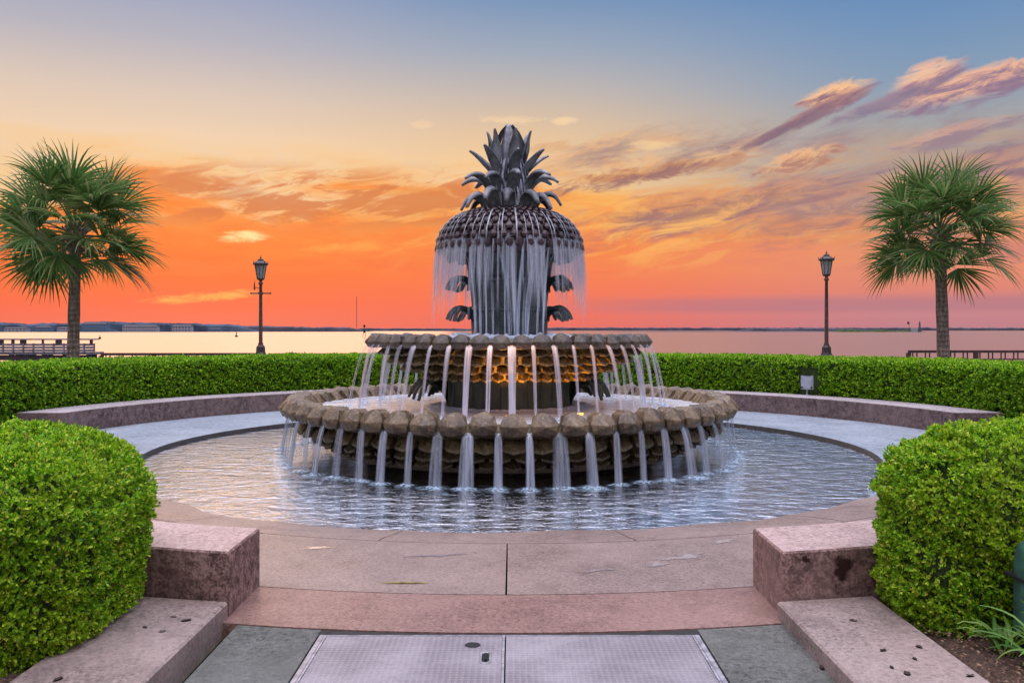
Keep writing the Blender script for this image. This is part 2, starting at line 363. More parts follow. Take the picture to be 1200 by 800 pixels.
# ---- water
def water_surface(name, deep, rough, sc1, sc2, bstr, foam=0.0, foamcol=(0.75, 0.8, 0.85, 1), ior=1.6, stretch=(1, 1), fthr=(0.5, 0.62), radial=False, metal=0.0):
    m, t, o = mat(name); p = wpos(t); sx, sy, sz = t.sep(p)
    q = t.xyz(t.m('MULTIPLY', sx, stretch[0]), t.m('MULTIPLY', sy, stretch[1]), 0.0)
    n1 = t.noise(q, sc1, 5, 0.6, 0.8); n2 = t.noise(q, sc2, 4, 0.6, 0.4)
    h = t.m('ADD', t.m('ADD', n1, t.m('MULTIPLY', n2, 0.35)), t.m('MULTIPLY', t.noise(q, sc1*0.35, 3, 0.5, 1.5), 1.4))
    nb = t.bump(h, 1.0, bstr)
    c = deep
    if foam:
        f = t.m('MULTIPLY', t.smooth(t.m('ADD', t.m('MULTIPLY', n1, 0.5), t.m('MULTIPLY', t.noise(q, sc2*1.3, 5, 0.65), 0.5)), *fthr), foam)
        if radial:
            rr = t.m('SQRT', t.m('ADD', t.m('POWER', sx, 2.0), t.m('POWER', sy, 2.0)))
            ring = t.m('SUBTRACT', 1.0, t.smooth(t.m('ABSOLUTE', t.m('SUBTRACT', rr, 3.62)), 0.05, 0.75))
            f = t.m('MULTIPLY', f, t.m('ADD', 0.12, ring))
        c = t.mix(f, deep, foamcol)
    if metal:
        b_ = pbsdf(t, o, c, rough, nb, spec=0.5, ior=1.33, link=False)
        g_ = t.new('ShaderNodeBsdfGlossy'); g_.inputs['Color'].default_value = (0.97, 0.97, 0.98, 1); g_.inputs['Roughness'].default_value = rough; t.put(g_.inputs['Normal'], nb)
        fr_ = t.new('ShaderNodeFresnel'); fr_.inputs[0].default_value = 1.33; t.put(fr_.inputs['Normal'], nb)
        mx_ = t.new('ShaderNodeMixShader'); fac = t.m('MINIMUM', t.m('ADD', t.m('MULTIPLY', t.smooth(fr_.outputs[0], 0.02, 0.42), metal), 0.10), 1.0)
        if foam: fac = t.m('MULTIPLY', fac, t.m('SUBTRACT', 1.0, f))
        t.put(mx_.inputs[0], fac); t.l.new(b_.outputs[0], mx_.inputs[1]); t.l.new(g_.outputs[0], mx_.inputs[2]); t.l.new(mx_.outputs[0], o.inputs[0])
        return m
    pbsdf(t, o, c if not metal else t.mix(0.0 if not foam else t.m('MULTIPLY', f, 0.6), (0.93, 0.93, 0.95, 1), foamcol), rough, nb, metal=metal if not foam else t.m('MULTIPLY', t.m('SUBTRACT', 1.0, f), metal), spec=0.5, ior=ior)
    return m
M['pool'] = water_surface('pool_water', (0.015, 0.018, 0.022, 1), 0.03, 4.2, 15.0, 0.028, 0.8, (0.45, 0.60, 0.75, 1), 2.0, (1, 1.5), (0.50, 0.64), True, 1.0)
M['basin_water'] = water_surface('basin_water', (0.30, 0.29, 0.30, 1), 0.12, 3.0, 12.0, 0.03, 0.9, (0.85, 0.86, 0.9, 1), 1.8, (1, 1.6), (0.36, 0.56))
M['sea'] = water_surface('harbour_water', (0.12, 0.09, 0.095, 1), 0.20, 0.02, 0.25, 0.35, 0, ior=2.2, stretch=(0.25, 1.0))

def streamy(name, body, dens, sx_=10.0, lo=0.3, hi=0.62, fade_end=0.0, gloss=0.25):
    """falling water smeared by the long exposure: streaks of white water with clear gaps, uv.x across, uv.y 0..1 down"""
    m, t, o = mat(name)
    uv = t.new('ShaderNodeTexCoord').outputs['UV']; u, v, _ = t.sep(uv)
    rnd = t.new('ShaderNodeObjectInfo').outputs['Random']
    n1 = t.noise(t.xyz(t.m('MULTIPLY', u, sx_), t.m('MULTIPLY', v, 0.7), t.m('MULTIPLY', rnd, 91.0)), 1.0, 4, 0.65)
    n2 = t.noise(t.xyz(t.m('MULTIPLY', u, sx_*3.1), t.m('MULTIPLY', v, 2.0), t.m('ADD', t.m('MULTIPLY', rnd, 37.0), 5.0)), 1.0, 3, 0.6)
    n = t.m('ADD', t.m('MULTIPLY', n1, 0.7), t.m('MULTIPLY', n2, 0.3))
    a = t.smooth(n, lo, hi)
    a = t.m('MULTIPLY', t.m('ADD', 0.12, t.m('MULTIPLY', a, 0.88)), dens)
    a = t.m('MULTIPLY', a, t.m('ADD', 0.75, t.m('MULTIPLY', rnd, 0.5)))
    edge = t.smooth(t.m('MULTIPLY', t.m('MULTIPLY', u, t.m('SUBTRACT', 1.0, u)), 4.0), 0.0, 0.7)
    a = t.m('MULTIPLY', a, edge)
    a = t.m('MULTIPLY', a, t.smooth(v, -0.12, 0.10))
    if fade_end: a = t.m('MULTIPLY', a, t.m('SUBTRACT', 1.0, t.smooth(v, 1.0-fade_end, 1.0)))
    d = t.new('ShaderNodeBsdfDiffuse'); t.put(d.inputs[0], body)
    tr = t.new('ShaderNodeBsdfTranslucent'); t.put(tr.inputs[0], body)
    gl = t.new('ShaderNodeBsdfGlossy'); gl.inputs['Roughness'].default_value = 0.25
    m1 = t.new('ShaderNodeMixShader'); m1.inputs[0].default_value = 0.5
    t.l.new(d.outputs[0], m1.inputs[1]); t.l.new(tr.outputs[0], m1.inputs[2])
    m2 = t.new('ShaderNodeMixShader'); m2.inputs[0].default_value = gloss
    t.l.new(m1.outputs[0], m2.inputs[1]); t.l.new(gl.outputs[0], m2.inputs[2])
    tp = t.new('ShaderNodeBsdfTransparent')
    m3 = t.new('ShaderNodeMixShader'); t.put(m3.inputs[0], a)
    t.l.new(tp.outputs[0], m3.inputs[1]); t.l.new(m2.outputs[0], m3.inputs[2]); t.l.new(m3.outputs[0], o.inputs[0])
    return m
M['stream'] = streamy('falling_water', (0.62, 0.72, 0.88, 1), 0.78, 4.0, 0.34, 0.66)  # blue sky light is tinted into the body colour of the falling water
M['stream_up'] = streamy('falling_water_upper', (0.76, 0.76, 0.88, 1), 0.74, 3.6, 0.34, 0.66)
M['veil'] = streamy('veil_water', (0.70, 0.78, 0.92, 1), 0.66, 5.0, 0.36, 0.64, 0.45)
M['strand'] = streamy('strand_water', (0.64, 0.78, 0.94, 1), 0.82, 3.0, 0.40, 0.66, 0.0)
def foamy(name, col, dens, scale=16, lo=0.40, hi=0.60):
    m, t, o = mat(name)
    uv = t.new('ShaderNodeTexCoord').outputs['UV']; u, v, _ = t.sep(uv)
    n = t.noise(wpos(t), scale, 5, 0.65)
    a = t.m('MULTIPLY', t.m('MULTIPLY', t.smooth(n, lo, hi), dens), t.m('SUBTRACT', 1.0, t.smooth(v, 0.25, 1.0)))
    b = pbsdf(t, o, col, 0.4, link=False)
    tp = t.new('ShaderNodeBsdfTransparent'); mx = t.new('ShaderNodeMixShader'); t.put(mx.inputs[0], a)
    t.l.new(tp.outputs[0], mx.inputs[1]); t.l.new(b.outputs[0], mx.inputs[2]); t.l.new(mx.outputs[0], o.inputs[0])
    return m
def blot(name, col, rough, thr=(0.30, 0.5)):
    m, t, o = mat(name)
    uv = t.new('ShaderNodeTexCoord').outputs['UV']; u, v, _ = t.sep(uv)
    p = wpos(t)
    n = t.m('ADD', t.m('MULTIPLY', t.noise(p, 17, 6, 0.7), 0.75), t.m('MULTIPLY', t.noise(p, 60, 3, 0.6), 0.25))
    a = t.smooth(t.m('ADD', n, t.m('MULTIPLY', t.m('SUBTRACT', 1.0, v), 0.45)), thr[0]+.35, thr[1]+.33)
    a = t.m('MULTIPLY', a, t.m('SUBTRACT', 1.0, t.smooth(v, 0.8, 1.0)))
    b = pbsdf(t, o, col, rough, t.bump(t.noise(p, 30, 3, 0.6), 0.3, 0.002) if rough < .2 else None, link=False, spec=1.0 if rough < .2 else .3)
    tp = t.new('ShaderNodeBsdfTransparent'); mx = t.new('ShaderNodeMixShader'); t.put(mx.inputs[0], a)
    t.l.new(tp.outputs[0], mx.inputs[1]); t.l.new(b.outputs[0], mx.inputs[2]); t.l.new(mx.outputs[0], o.inputs[0])
    return m
M['wet'] = blot('wet_film', (0.30, 0.25, 0.25, 1), 0.06)
M['damp'] = blot('damp_stone', (0.11, 0.08, 0.075, 1), 0.3)
M['blotch'] = blot('dark_stain', (0.035, 0.015, 0.014, 1), 0.5)
M['splash'] = foamy('splash_foam', (0.52, 0.70, 0.86, 1), 0.85, 24, 0.38, 0.60)
M['foam'] = foamy('foam_ring', (0.72, 0.80, 0.92, 1), 0.95, 20, 0.3, 0.5)
m, t, o = mat('amber_lens')
e = t.new('ShaderNodeEmission'); e.inputs[0].default_value = (1.0, 0.42, 0.06, 1); e.inputs[1].default_value = 6.0
t.l.new(e.outputs[0], o.inputs[0]); M['amber'] = m

# ------------------------------------------------------------------ mesh builder
class MB:
    def __init__(s): s.v = []; s.f = []; s.uv = []; s.mi = []
    def add(s, vs, fs, uvs=None, mi=0):
        b = len(s.v); s.v += [tuple(v) for v in vs]
        for k, f in enumerate(fs):
            s.f.append(tuple(b+i for i in f)); s.mi.append(mi)
            if uvs is not None: s.uv += [uvs[i] for i in f]
            else: s.uv += [(0.5, 0.0)]*len(f)
    def box(s, x0, x1, y0, y1, z0, z1, mi=0):
        vs = [(x, y, z) for z in (z0, z1) for y in (y0, y1) for x in (x0, x1)]
        s.add(vs, [(0, 2, 3, 1), (4, 5, 7, 6), (0, 1, 5, 4), (2, 6, 7, 3), (0, 4, 6, 2), (1, 3, 7, 5)], mi=mi)
    def grid(s, rows, closed_u=False, mi=0, uv=False, cap=False):
        """rows: list of rows of points"""
        nr, nc = len(rows), len(rows[0]); vs = [p for r in rows for p in r]; fs = []
        for i in range(nr-1):
            for j in range(nc if closed_u else nc-1):
                a, b = i*nc+j, i*nc+(j+1) % nc
                fs.append((a, b, b+nc, a+nc))
        if cap:
            fs.append(tuple(range(nc-1, -1, -1))); fs.append(tuple((nr-1)*nc+j for j in range(nc)))
        uvs = [(j/(nc-1), i/(nr-1)) for i in range(nr) for j in range(nc)] if uv else None
        s.add(vs, fs, uvs, mi)
    def lathe(s, prof, n=64, mi=0, cx=0, cy=0, closed=False):
        rows = [[(cx+r*math.cos(2*PI*j/n), cy+r*math.sin(2*PI*j/n), z) for j in range(n)] for r, z in prof]
        if closed: rows.append(rows[0])
        s.grid(rows, True, mi)
    def tube(s, pts, rad, n=8, mi=0, cap=True):
        pts = [Vector(p) for p in pts]; rows = []
        if not isinstance(rad, (list, tuple)): rad = [rad]*len(pts)
        for i, p in enumerate(pts):
            d = (pts[min(i+1, len(pts)-1)]-pts[max(i-1, 0)]).normalized()
            ref = Vector((0, 0, 1)) if abs(d.z) < 0.9 else Vector((1, 0, 0))
            a = d.cross(ref).normalized(); b = d.cross(a).normalized()
            rows.append([p+(a*math.cos(2*PI*j/n)+b*math.sin(2*PI*j/n))*rad[i] for j in range(n)])
        s.grid(rows, True, mi, cap=cap)
    def build(s, name, mats, parent=None, smooth=False, loc=None):
        me = bpy.data.meshes.new(name)
        me.from_pydata(s.v, [], s.f)
        for m in (mats if isinstance(mats, list) else [mats]): me.materials.append(m)
        me.polygons.foreach_set('material_index', s.mi)
        uvl = me.uv_layers.new(name='UVMap')
        uvl.data.foreach_set('uv', [c for p in s.uv for c in p])
        if smooth: me.polygons.foreach_set('use_smooth', [True]*len(s.f))
        me.update()
        o = bpy.data.objects.new(name, me); COL.objects.link(o)
        if parent is not None: o.parent = parent
        if loc is not None: o.location = loc
        return o
def tag(o, label=None, cat=None, group=None, kind=None):
    if label: o['label'] = label
    if cat: o['category'] = cat
    if group: o['group'] = group
    if kind: o['kind'] = kind
    return o
def empty(name, loc=(0, 0, 0), rz=0):
    o = bpy.data.objects.new(name, None); COL.objects.link(o); o.location = loc; o.rotation_euler = (0, 0, rz); o.empty_display_size = 0.3
    return o
def pol(r, a, z=0.0):            # a: angle from -Y (towards the camera), positive to the right
    return (r*math.sin(a), -r*math.cos(a), z)
def photo(px, py, Z):            # only used to convert measurements
    return (CAM.x+(px-600)/1035*Z, CAM.y+Z, CAM.z-(py-386.5)/1035*Z)

# ------------------------------------------------------------------ setting: ground, sea, land
WZ = -0.07
b = MB()
n = 128
rows = [[pol(r, 2*PI*j/n, -0.12) for j in range(n)] for r in (8.5, 14.0)]
b.grid(rows, True)
# outer sheet to the seawall
ring = [pol(14.0, 2*PI*j/n, -0.12) for j in range(n)]
def outer(p):
    x, y = p[0], p[1]; k = 1e9
    if x > 0: k = min(k, 220/x)
    if x < 0: k = min(k, -220/x)
    if y > 0: k = min(k, 17.0/y)
    if y < 0: k = min(k, -120/y)
    return (x*k, y*k, -0.12)
b.grid([ring, [outer(p) for p in ring]], True)
o = b.build('ground', M['grass']); tag(o, kind='structure')
b = MB(); b.box(-220, 220, 17.0, 17.4, -3.0, 0.0); tag(b.build('seawall', M['concrete']), 'low concrete seawall edging the harbour promenade', 'seawall')
b = MB(); b.add([(-12000, 17.2, -1.5), (12000, 17.2, -1.5), (12000, 14000, -1.5), (-12000, 14000, -1.5)], [(0, 1, 2, 3)])
tag(b.build('water', M['sea']), kind='structure')
b = MB(); b.box(-60, 60, 12.4, 17.0, -0.3, -0.02); tag(b.build('promenade_path', M['concrete']), kind='structure')

# plaza rings ------------------------------------------------
def sm(a, b_, x):
    t_ = min(1, max(0, (x-a)/(b_-a))); return t_*t_*(3-2*t_)
def apron_z(r, a):
    """front sector of the inner ring slopes under the water, elsewhere a sharp kerb"""
    d = abs((a+PI) % (2*PI)-PI)
    w = 1-sm(R(46), R(64), d)
    t_ = max(0, (6.30-r)/(6.30-5.3))
    return -0.105*w*t_ + (noise.noise(Vector((r*1.6, a*5, 3)))*0.022*w if r < 6.25 else 0)
def ring_mesh(r0, r1, a0, a1, name, material, gap=0.004, z=0.0, thick=0.14, nr=4, na=None, fz=None, kind='structure', label=None, cat=None):
    b = MB(); na = na or max(4, int((a1-a0)/R(2)))
    da = gap/((r0+r1)/2)
    A = [a0+da+(a1-a0-2*da)*j/na for j in range(na+1)]
    RR = [r0+gap+(r1-r0-2*gap)*i/nr for i in range(nr+1)]
    top = [[pol(r, a, z+(fz(r, a) if fz else 0)) for a in A] for r in RR]
    b.grid(top)
    b.grid([[pol(RR[0], a, z-thick) for a in A], top[0]])
    b.grid([top[-1], [pol(RR[-1], a, z-thick) for a in A]])
    b.grid([[pol(r, A[0], z+(fz(r, A[0]) if fz else 0)) for r in RR], [pol(r, A[0], z-thick) for r in RR]])
    b.grid([[pol(r, A[-1], z-thick) for r in RR], [pol(r, A[-1], z+(fz(r, A[-1]) if fz else 0)) for r in RR]])
    o = b.build(name, material); return tag(o, label, cat, kind=kind)
# dark bed under every joint, and the pool floor
b = MB(); b.lathe([(5.45, -0.16), (8.6, -0.16)], 128); b.lathe([(5.455, -0.6), (5.455, -0.16)], 128); b.lathe([(0.001, -0.6), (5.455, -0.6)], 128)
tag(b.build('pool_floor', M['joint']), kind='structure')
D20 = R(20)
for k in range(18):
    a0, a1 = k*D20-PI, (k+1)*D20-PI          # joints on multiples of 20 degrees
    ac = abs((a0+a1)/2)
    front = ac < R(55)
    ring_mesh(6.35, 7.79, a0, a1, 'paving', M['granite_lav'] if front else M['bluestone'], gap=0.006 if front else 0.003)
    b0, b1 = a0+R(10), a1+R(10)
    bc = abs(((b0+b1)/2+PI) % (2*PI)-PI)
    ring_mesh(5.40 if bc > R(58) else 5.1, 6.35, b0, b1, 'paving', M['granite_lav'] if bc < R(58) else M['bluestone'], gap=0.006 if bc < R(58) else 0.003, nr=16, na=24, fz=apron_z)
b = MB(); b.lathe([(5.385, 0.0), (5.385, -0.3)], 160)
b.f = [f for f in b.f if min(abs((math.atan2(b.v[i][0], -b.v[i][1]))) for i in f) > R(52)]
b.mi = [0]*len(b.f); b.uv = [(0, 0)]*sum(len(f) for f in b.f)
tag(b.build('pool_kerb', simple('wet_kerb', (0.06, 0.055, 0.05, 1), 0.5)), kind='structure')
ring_mesh(7.79, 8.55, R(-40), R(40), 'paving', M['granite_red'], gap=0.007, na=40)
# slate panels and bed in front
def poly_slab(name, pts, z0, z1, material, **kw):
    b = MB(); n_ = len(pts)
    b.add([(x, y, z1) for x, y in pts]+[(x, y, z0) for x, y in pts], [tuple(range(n_))]+[(j, j+n_, (j+1) % n_+n_, (j+1) % n_) for j in range(n_)])
    return tag(b.build(name, material), **kw)
def arcpts(r, x0, x1, n_=10):
    return [(x, -math.sqrt(r*r-x*x)) for x in [x0+(x1-x0)*i/n_ for i in range(n_+1)]]
for sg in (-1, 1):
    xa, xb = (1.158, 1.70) if sg > 0 else (-1.64, -1.108)
    for (y0, y1) in ((-10.35, None), (-12.6, -10.358)):
        topp = arcpts(8.557, xb, xa) if y1 is None else [(xb, y1), (xa, y1)]
        poly_slab('paving', [(xa, y0), (xb, y0)]+topp, -0.14, -0.003, M['slate'], kind='structure')
poly_slab('paving', [(-1.64, -16), (1.7, -16), (1.7, -12.61), (-1.64, -12.61)], -0.14, -0.003, M['slate'], kind='structure')
poly_slab('paving', [(-6, -30), (6, -30), (6, -16.01), (-6, -16.01)], -0.14, -0.003, M['slate'], kind='structure')
poly_slab('joint_bed', [(-1.66, -12.6), (1.72, -12.6)]+arcpts(8.5, 1.72, -1.66), -0.3, -0.03, M['joint'], kind='structure')
# strip of slate between the hatch top and the arc
poly_slab('paving', [(-1.104, -8.594), (1.154, -8.594)]+arcpts(8.557, 1.154, -1.104, 16), -0.14, -0.004, M['joint'], kind='structure')

# metal access hatch
hb = empty('access_hatch', (0, -8.6, 0)); tag(hb, 'wide tread plate access hatch with two grey metal leaves in the paving', 'hatch')
for x0, x1 in ((-1.09, -0.006), (0.006, 1.14)):
    d = MB(); y0, y1 = -1.98, -0.012
    d.box(x0+0.044 if x0 < -.5 else x0, x1-0.012 if x0 < -0.5 else x1-0.044, y0, y1, -0.05, 0.004)
    leafp = d.build('hatch_leaf', M['tread'], hb)
    if x0 < -0.5:
        g = MB()   # round key hole and slotted handle recess
        g.lathe([(0.0001, 0.0062), (0.040, 0.0062), (0.043, 0.0052), (0.046, 0.0045)], 24, cx=-0.185, cy=-0.16)
        g.build('key_hole', M['hole'], leafp)
        g = MB()
        def pill(cx, cy, w, l, z, n_=8):
            return [(cx+w*math.cos(a), cy+l*(1 if math.sin(a) > 0 else -1)+w*math.sin(a), z) for a in [PI*2*(i+0.5)/(2*n_) for i in range(2*n_)]]
        g.grid([pill(-0.105, -0.36, 0.034, 0.058, 0.0045), pill(-0.105, -0.36, 0.030, 0.058, 0.0105), pill(-0.105, -0.36, 0.022, 0.054, 0.0105), pill(-0.105, -0.36, 0.020, 0.052, 0.006)], True)
        hr = g.build('handle_rim', M['alu'], leafp)
        g = MB(); g.add(pill(-0.105, -0.36, 0.021, 0.053, 0.0062), [tuple(range(16))]); g.tube([(-0.105, -0.41, 0.010), (-0.105, -0.31, 0.010)], 0.007, 8)
        g.build('handle', M['hole'], leafp)
fr = MB()
fr.box(-1.09, -1.064, -2.0, 0.0, -0.05, 0.007); fr.box(1.114, 1.14, -2.0, 0.0, -0.05, 0.007)
fr.box(-1.060, -1.048, -2.0, -0.012, -0.05, 0.009); fr.box(1.098, 1.110, -2.0, -0.012, -0.05, 0.009)
fr.box(-1.064, 1.114, -0.010, 0.0, -0.05, 0.006)
fr.box(-0.016, -0.002, -2.0, -0.012, -0.05, 0.009)
fr.build('hatch_frame', M['alu'], hb)

# ------------------------------------------------------------------ granite walls (curved)
def wall_sector(name, r0, r1, path_in, path_out, z0, z1, msides, mtop, label, cat='granite wall', bev=0.012, group=None):
    """path_in/out: matching lists of xy points; closed prism with a softened top edge"""
    root = MB(); loop = path_in+path_out[::-1]
    n_ = len(loop)
    cx = sum(p[0] for p in loop)/n_; cy = sum(p[1] for p in loop)/n_
    def inset(dist):
        res = []
        for i in range(n_):
            p0, p1, p2 = Vector(loop[i-1]), Vector(loop[i]), Vector(loop[(i+1) % n_])
            e0 = (p1-p0).normalized(); e1 = (p2-p1).normalized()
            n0 = Vector((-e0.y, e0.x)); n1 = Vector((-e1.y, e1.x)); nn = (n0+n1)
            nn = nn/max(0.3, nn.length_squared)*2
            res.append(p1+nn*dist)
        return res
    area = sum(loop[i-1][0]*loop[i][1]-loop[i][0]*loop[i-1][1] for i in range(n_))
    if area < 0:
        loop.reverse()
        path_in, path_out = path_out[::-1], path_in[::-1]
        loop = path_in+path_out[::-1]
        area2 = sum(loop[i-1][0]*loop[i][1]-loop[i][0]*loop[i-1][1] for i in range(n_))
        if area2 < 0: loop.reverse()
    ins = inset(bev)
    rows = [[(p[0], p[1], z0) for p in loop], [(p[0], p[1], z1-bev) for p in loop], [(p[0], p[1], z1) for p in ins]]
    root.grid(rows, True, 0)
    half = n_//2
    topv = rows[2]
    # top: strips between inner and outer path (loop = in + reversed out)
    fs = [(j, j+1, n_-2-j, n_-1-j) for j in range(half-1)]
    root.add(topv, fs, mi=1)
    o = root.build(name, [msides, mtop]); return tag(o, label, cat, group)
def arc_xy(r, a0, a1, n_): return [pol(r, a0+(a1-a0)*i/n_)[:2] for i in range(n_+1)]
for sg in (-1, 1):
    xin = 1.72+0.02 if sg > 0 else 1.76-0.02
    ri, ro = 7.77, 8.43
    ai = [math.asin(xin/ri)*sg, R(34)*sg]; ao = [math.asin(xin/ro)*sg, R(34)*sg]
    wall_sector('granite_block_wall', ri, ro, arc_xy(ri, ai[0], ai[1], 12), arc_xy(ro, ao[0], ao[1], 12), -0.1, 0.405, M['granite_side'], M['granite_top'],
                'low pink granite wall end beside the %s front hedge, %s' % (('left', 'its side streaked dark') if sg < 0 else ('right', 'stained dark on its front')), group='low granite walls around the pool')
    # far seat wall
    r0_, r1_ = 7.80, 8.62
    aend = math.acos(-1.42/r0_)*sg; aend2 = math.acos(-1.42/r1_)*sg
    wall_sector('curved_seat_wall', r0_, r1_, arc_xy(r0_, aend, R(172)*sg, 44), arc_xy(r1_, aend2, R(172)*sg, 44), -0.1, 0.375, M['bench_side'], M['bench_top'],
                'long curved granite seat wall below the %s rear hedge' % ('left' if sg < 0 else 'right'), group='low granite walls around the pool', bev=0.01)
    # raised slab beside the walkway
    x0, x1 = (1.70, 2.36) if sg > 0 else (-1.74, -2.40)
    pts = [(x0, -12.5), (x1, -12.5), (x1, -8.15), (x0, -8.272)]
    if sg < 0: pts = pts[::-1]
    b = MB(); z0, z1 = -0.1, 0.10; bv = 0.012
    cx, cy = (x0+x1)/2, -10.3
    top = [(cx+(x-cx)*(1-bv*3.5), y+(0 if y > -9 else 0.01), z1) for x, y in pts]
    b.grid([[(x, y, z0) for x, y in pts], [(x, y, z1-bv) for x, y in pts], top], True); b.add(top, [(0, 1, 2, 3)])
    tag(b.build('granite_slab', M['slab']), 'raised flat granite slab edging the %s side of the slate walkway' % ('left' if sg < 0 else 'right'), 'slab', 'granite slabs flanking the walkway')
    # planting soil behind
    b = MB()
    rows = []
    for i in range(24):
        x = (2.30+i*0.2)*sg
        rows.append([(x, -13.0+j*0.25, 0.055+0.03*noise.noise(Vector((x*3, j*0.7, 1)))-(0.0 if i else 0.1)) for j in range(int((13.0-8.1)/0.25))])
    b.grid(rows); tag(b.build('soil', M['soil']), kind='structure')
# dark wet stain on the right wall face: a thin crust on the stone
b = MB()
def stain(cx, cz, w, h, seed, n_=26):
    pts = []
    for i in range(n_):
        a = 2*PI*i/n_; k = 0.85+0.35*noise.noise(Vector((math.cos(a)*1.2, math.sin(a)*1.2, seed)))
        x = cx+math.cos(a)*w*k; z = cz+math.sin(a)*h*k
        y = -math.sqrt(8.4335**2-x*x)
        pts.append((x, y, z))
    x = cx; b.add([(x, -math.sqrt(8.4335**2-x*x), cz)]+pts, [(0, 1+i, 1+(i+1) % n_) for i in range(n_)], [(0.5, 0.0)]+[(0.5, 1.0)]*n_)
stain(2.15, 0.265, 0.15, 0.19, 2.0)
sm_ = M['blotch']
tag(b.build('stain', sm_), 'large dark reddish stain on the front face of the right granite wall end', 'stain')
b = MB(); stain(1.90, 0.350, 0.08, 0.05, 9.0)
tag(b.build('stain', sm_), 'small dark blotch just under the top edge of the right granite wall end', 'stain')
# fallen leaves and seeds on the slabs
for (px, py, z) in [(1035, 762, .1), (1072, 772, .1), (1045, 782, .1), (1137, 792, .1), (1000, 727, .1), (1077, 758, .1), (1063, 789, .1), (170, 735, .1), (190, 740, .1), (218, 727, .1), (68, 796, .1), (203, 723, .1), (963, 782, 0)]:
    Z = (1.8-z)*1035/(py-386.5); x, y, _ = photo(px, py, Z)
    b = MB(); s_ = random.uniform(0.018, 0.034); a = random.uniform(0, PI); k = random.uniform(0.35, 0.6)
    pts = [(s_*math.cos(t_)*1.0, s_*k*math.sin(t_)) for t_ in [2*PI*i/10 for i in range(10)]]
    ca, sa = math.cos(a), math.sin(a)
    P2 = [(u*ca-v*sa, u*sa+v*ca, 0.004+0.005*abs(math.sin(i*1.7))) for i, (u, v) in enumerate(pts)]
    b.add(P2+[(0, 0, 0.009)], [(i, (i+1) % 10, 10) for i in range(10)]); b.add([(p[0], p[1], 0.0) for p in P2], [tuple(range(9, -1, -1))])
    tag(b.build('fallen_leaf', M['leaf_litter'], loc=(x, y, z)), 'small dark fallen leaf lying on the %s' % ('left granite slab' if px < 500 else ('right granite slab' if z else 'slate paving at right')), 'leaf', 'dark fallen leaves on the slabs')
b = MB(); b.tube([photo(447+i*8, 682+5*math.sin(i/7*PI*0.9)-i*0.3, 1.79*1035/(682-386.5))[:2]+(0.008,) for i in range(8)], [0.003, .005, .006, .007, .007, .006, .005, .002], 6)
tag(b.build('dry_twig', M['twig']), 'thin curved dry palm strand lying on the pink granite paving', 'twig')

# ------------------------------------------------------------------ fountain
ft = empty('fountain', (0, 0, WZ))
tag(ft, 'two tiered pineapple shaped stone fountain standing in the round pool', 'fountain')
def FP(name, b, m, parent=ft, smooth=False):
    o = b.build(name, m, parent, smooth); o.location = (0, 0, 0)
    if parent is ft: o.location = (0, 0, -WZ)
    return o
def crosssweep(b, prof, a_mid, half_w, r_rim, nz=None, na=9, ridge=0.55, tilt=0.0):
    """faceted bract. prof: (dr, z, width factor, bulge weight); swept across a in [-1,1]"""
    rows = []
    for (dr, z, wf, bw) in prof:
        row = []
        for i in range(na):
            a = -1+2*i/(na-1)
            rr = r_rim+dr-bw*abs(a)*(.8+.2*abs(a))*0.072
            zz = z-bw*0.0-(0.0 if bw >= 0 else 0)
            if bw < 0: zz = z+bw*(abs(a)**2)*0.30; rr = r_rim+dr
            row.append(pol(rr, a_mid+a*half_w*wf/r_rim, zz))
        rows.append(row)
    b.grid(rows)
    for side in (0, -1):
        loop = [r[side] for r in rows]
        c = tuple(sum(p[k] for p in loop)/len(loop) for k in range(3))
        b.add(loop+[c], [(i, i+1, len(loop)) if side else (i+1, i, len(loop)) for i in range(len(loop)-1)])
def rim_scale(parent, a, R0, zb, h, w, name, m, jit=0.0):
    """one rounded pine-cone block of the rim"""
    b = MB(); jz = random.uniform(-.008, .008); k = 1 if R0 > 3 else .72; jr = random.uniform(-.01, .01); q = lambda v: v*random.uniform(.94, 1.06)
    def P(x, z, d): return pol(R0+d*k+jr, a+x*(w/2)/R0, zb+z*h+jz)
    tx = random.uniform(-.08, .08); ax = random.uniform(-.06, .06)
    V = [P(-.82, 0, .035), P(ax*.5, -.07, .06), P(.82, 0, .035),                      # 0-2 bottom edge
         P(-.86, .13, .055), P(.86, .13, .055),                                        # 3-4 base lip
         P(-1.0, q(.47), .045), P(ax, q(.42), q(.135)), P(1.0, q(.47), .045),          # 5-7
         P(-.70, q(.86), .0), P(tx, 1.06, -.01), P(.70, q(.86), .0),                    # 8-10
         P(-.68, .82, -.20), P(tx, .99, -.24), P(.68, .82, -.20),                       # 11-13
         P(-.64, .1, -.36), P(.0, .14, -.37), P(.64, .1, -.36),                         # 14-16
         P(-.74, 0, -.10), P(.74, 0, -.10), P(-.62, -.05, -.36), P(.62, -.05, -.36)]
    F = [(0, 1, 6, 3), (1, 2, 4, 6), (3, 6, 5), (4, 7, 6), (5, 6, 8), (6, 9, 8), (6, 10, 9), (6, 7, 10),
         (8, 9, 12, 11), (9, 10, 13, 12), (11, 12, 15, 14), (12, 13, 16, 15),
         (0, 3, 5, 17), (5, 8, 11, 17), (11, 14, 19, 17), (2, 18, 7, 4), (7, 18, 13, 10), (13, 18, 20, 16),
         (14, 15, 16, 20, 19), (0, 17, 18, 2, 1), (17, 19, 20, 18)]
    b.add(V, F)
    o = b.build(name, m, parent, False)
    bv = o.modifiers.new('bevel', 'BEVEL'); bv.width = .009*k; bv.segments = 2; bv.limit_method = 'ANGLE'; bv.angle_limit = R(12)
    return o
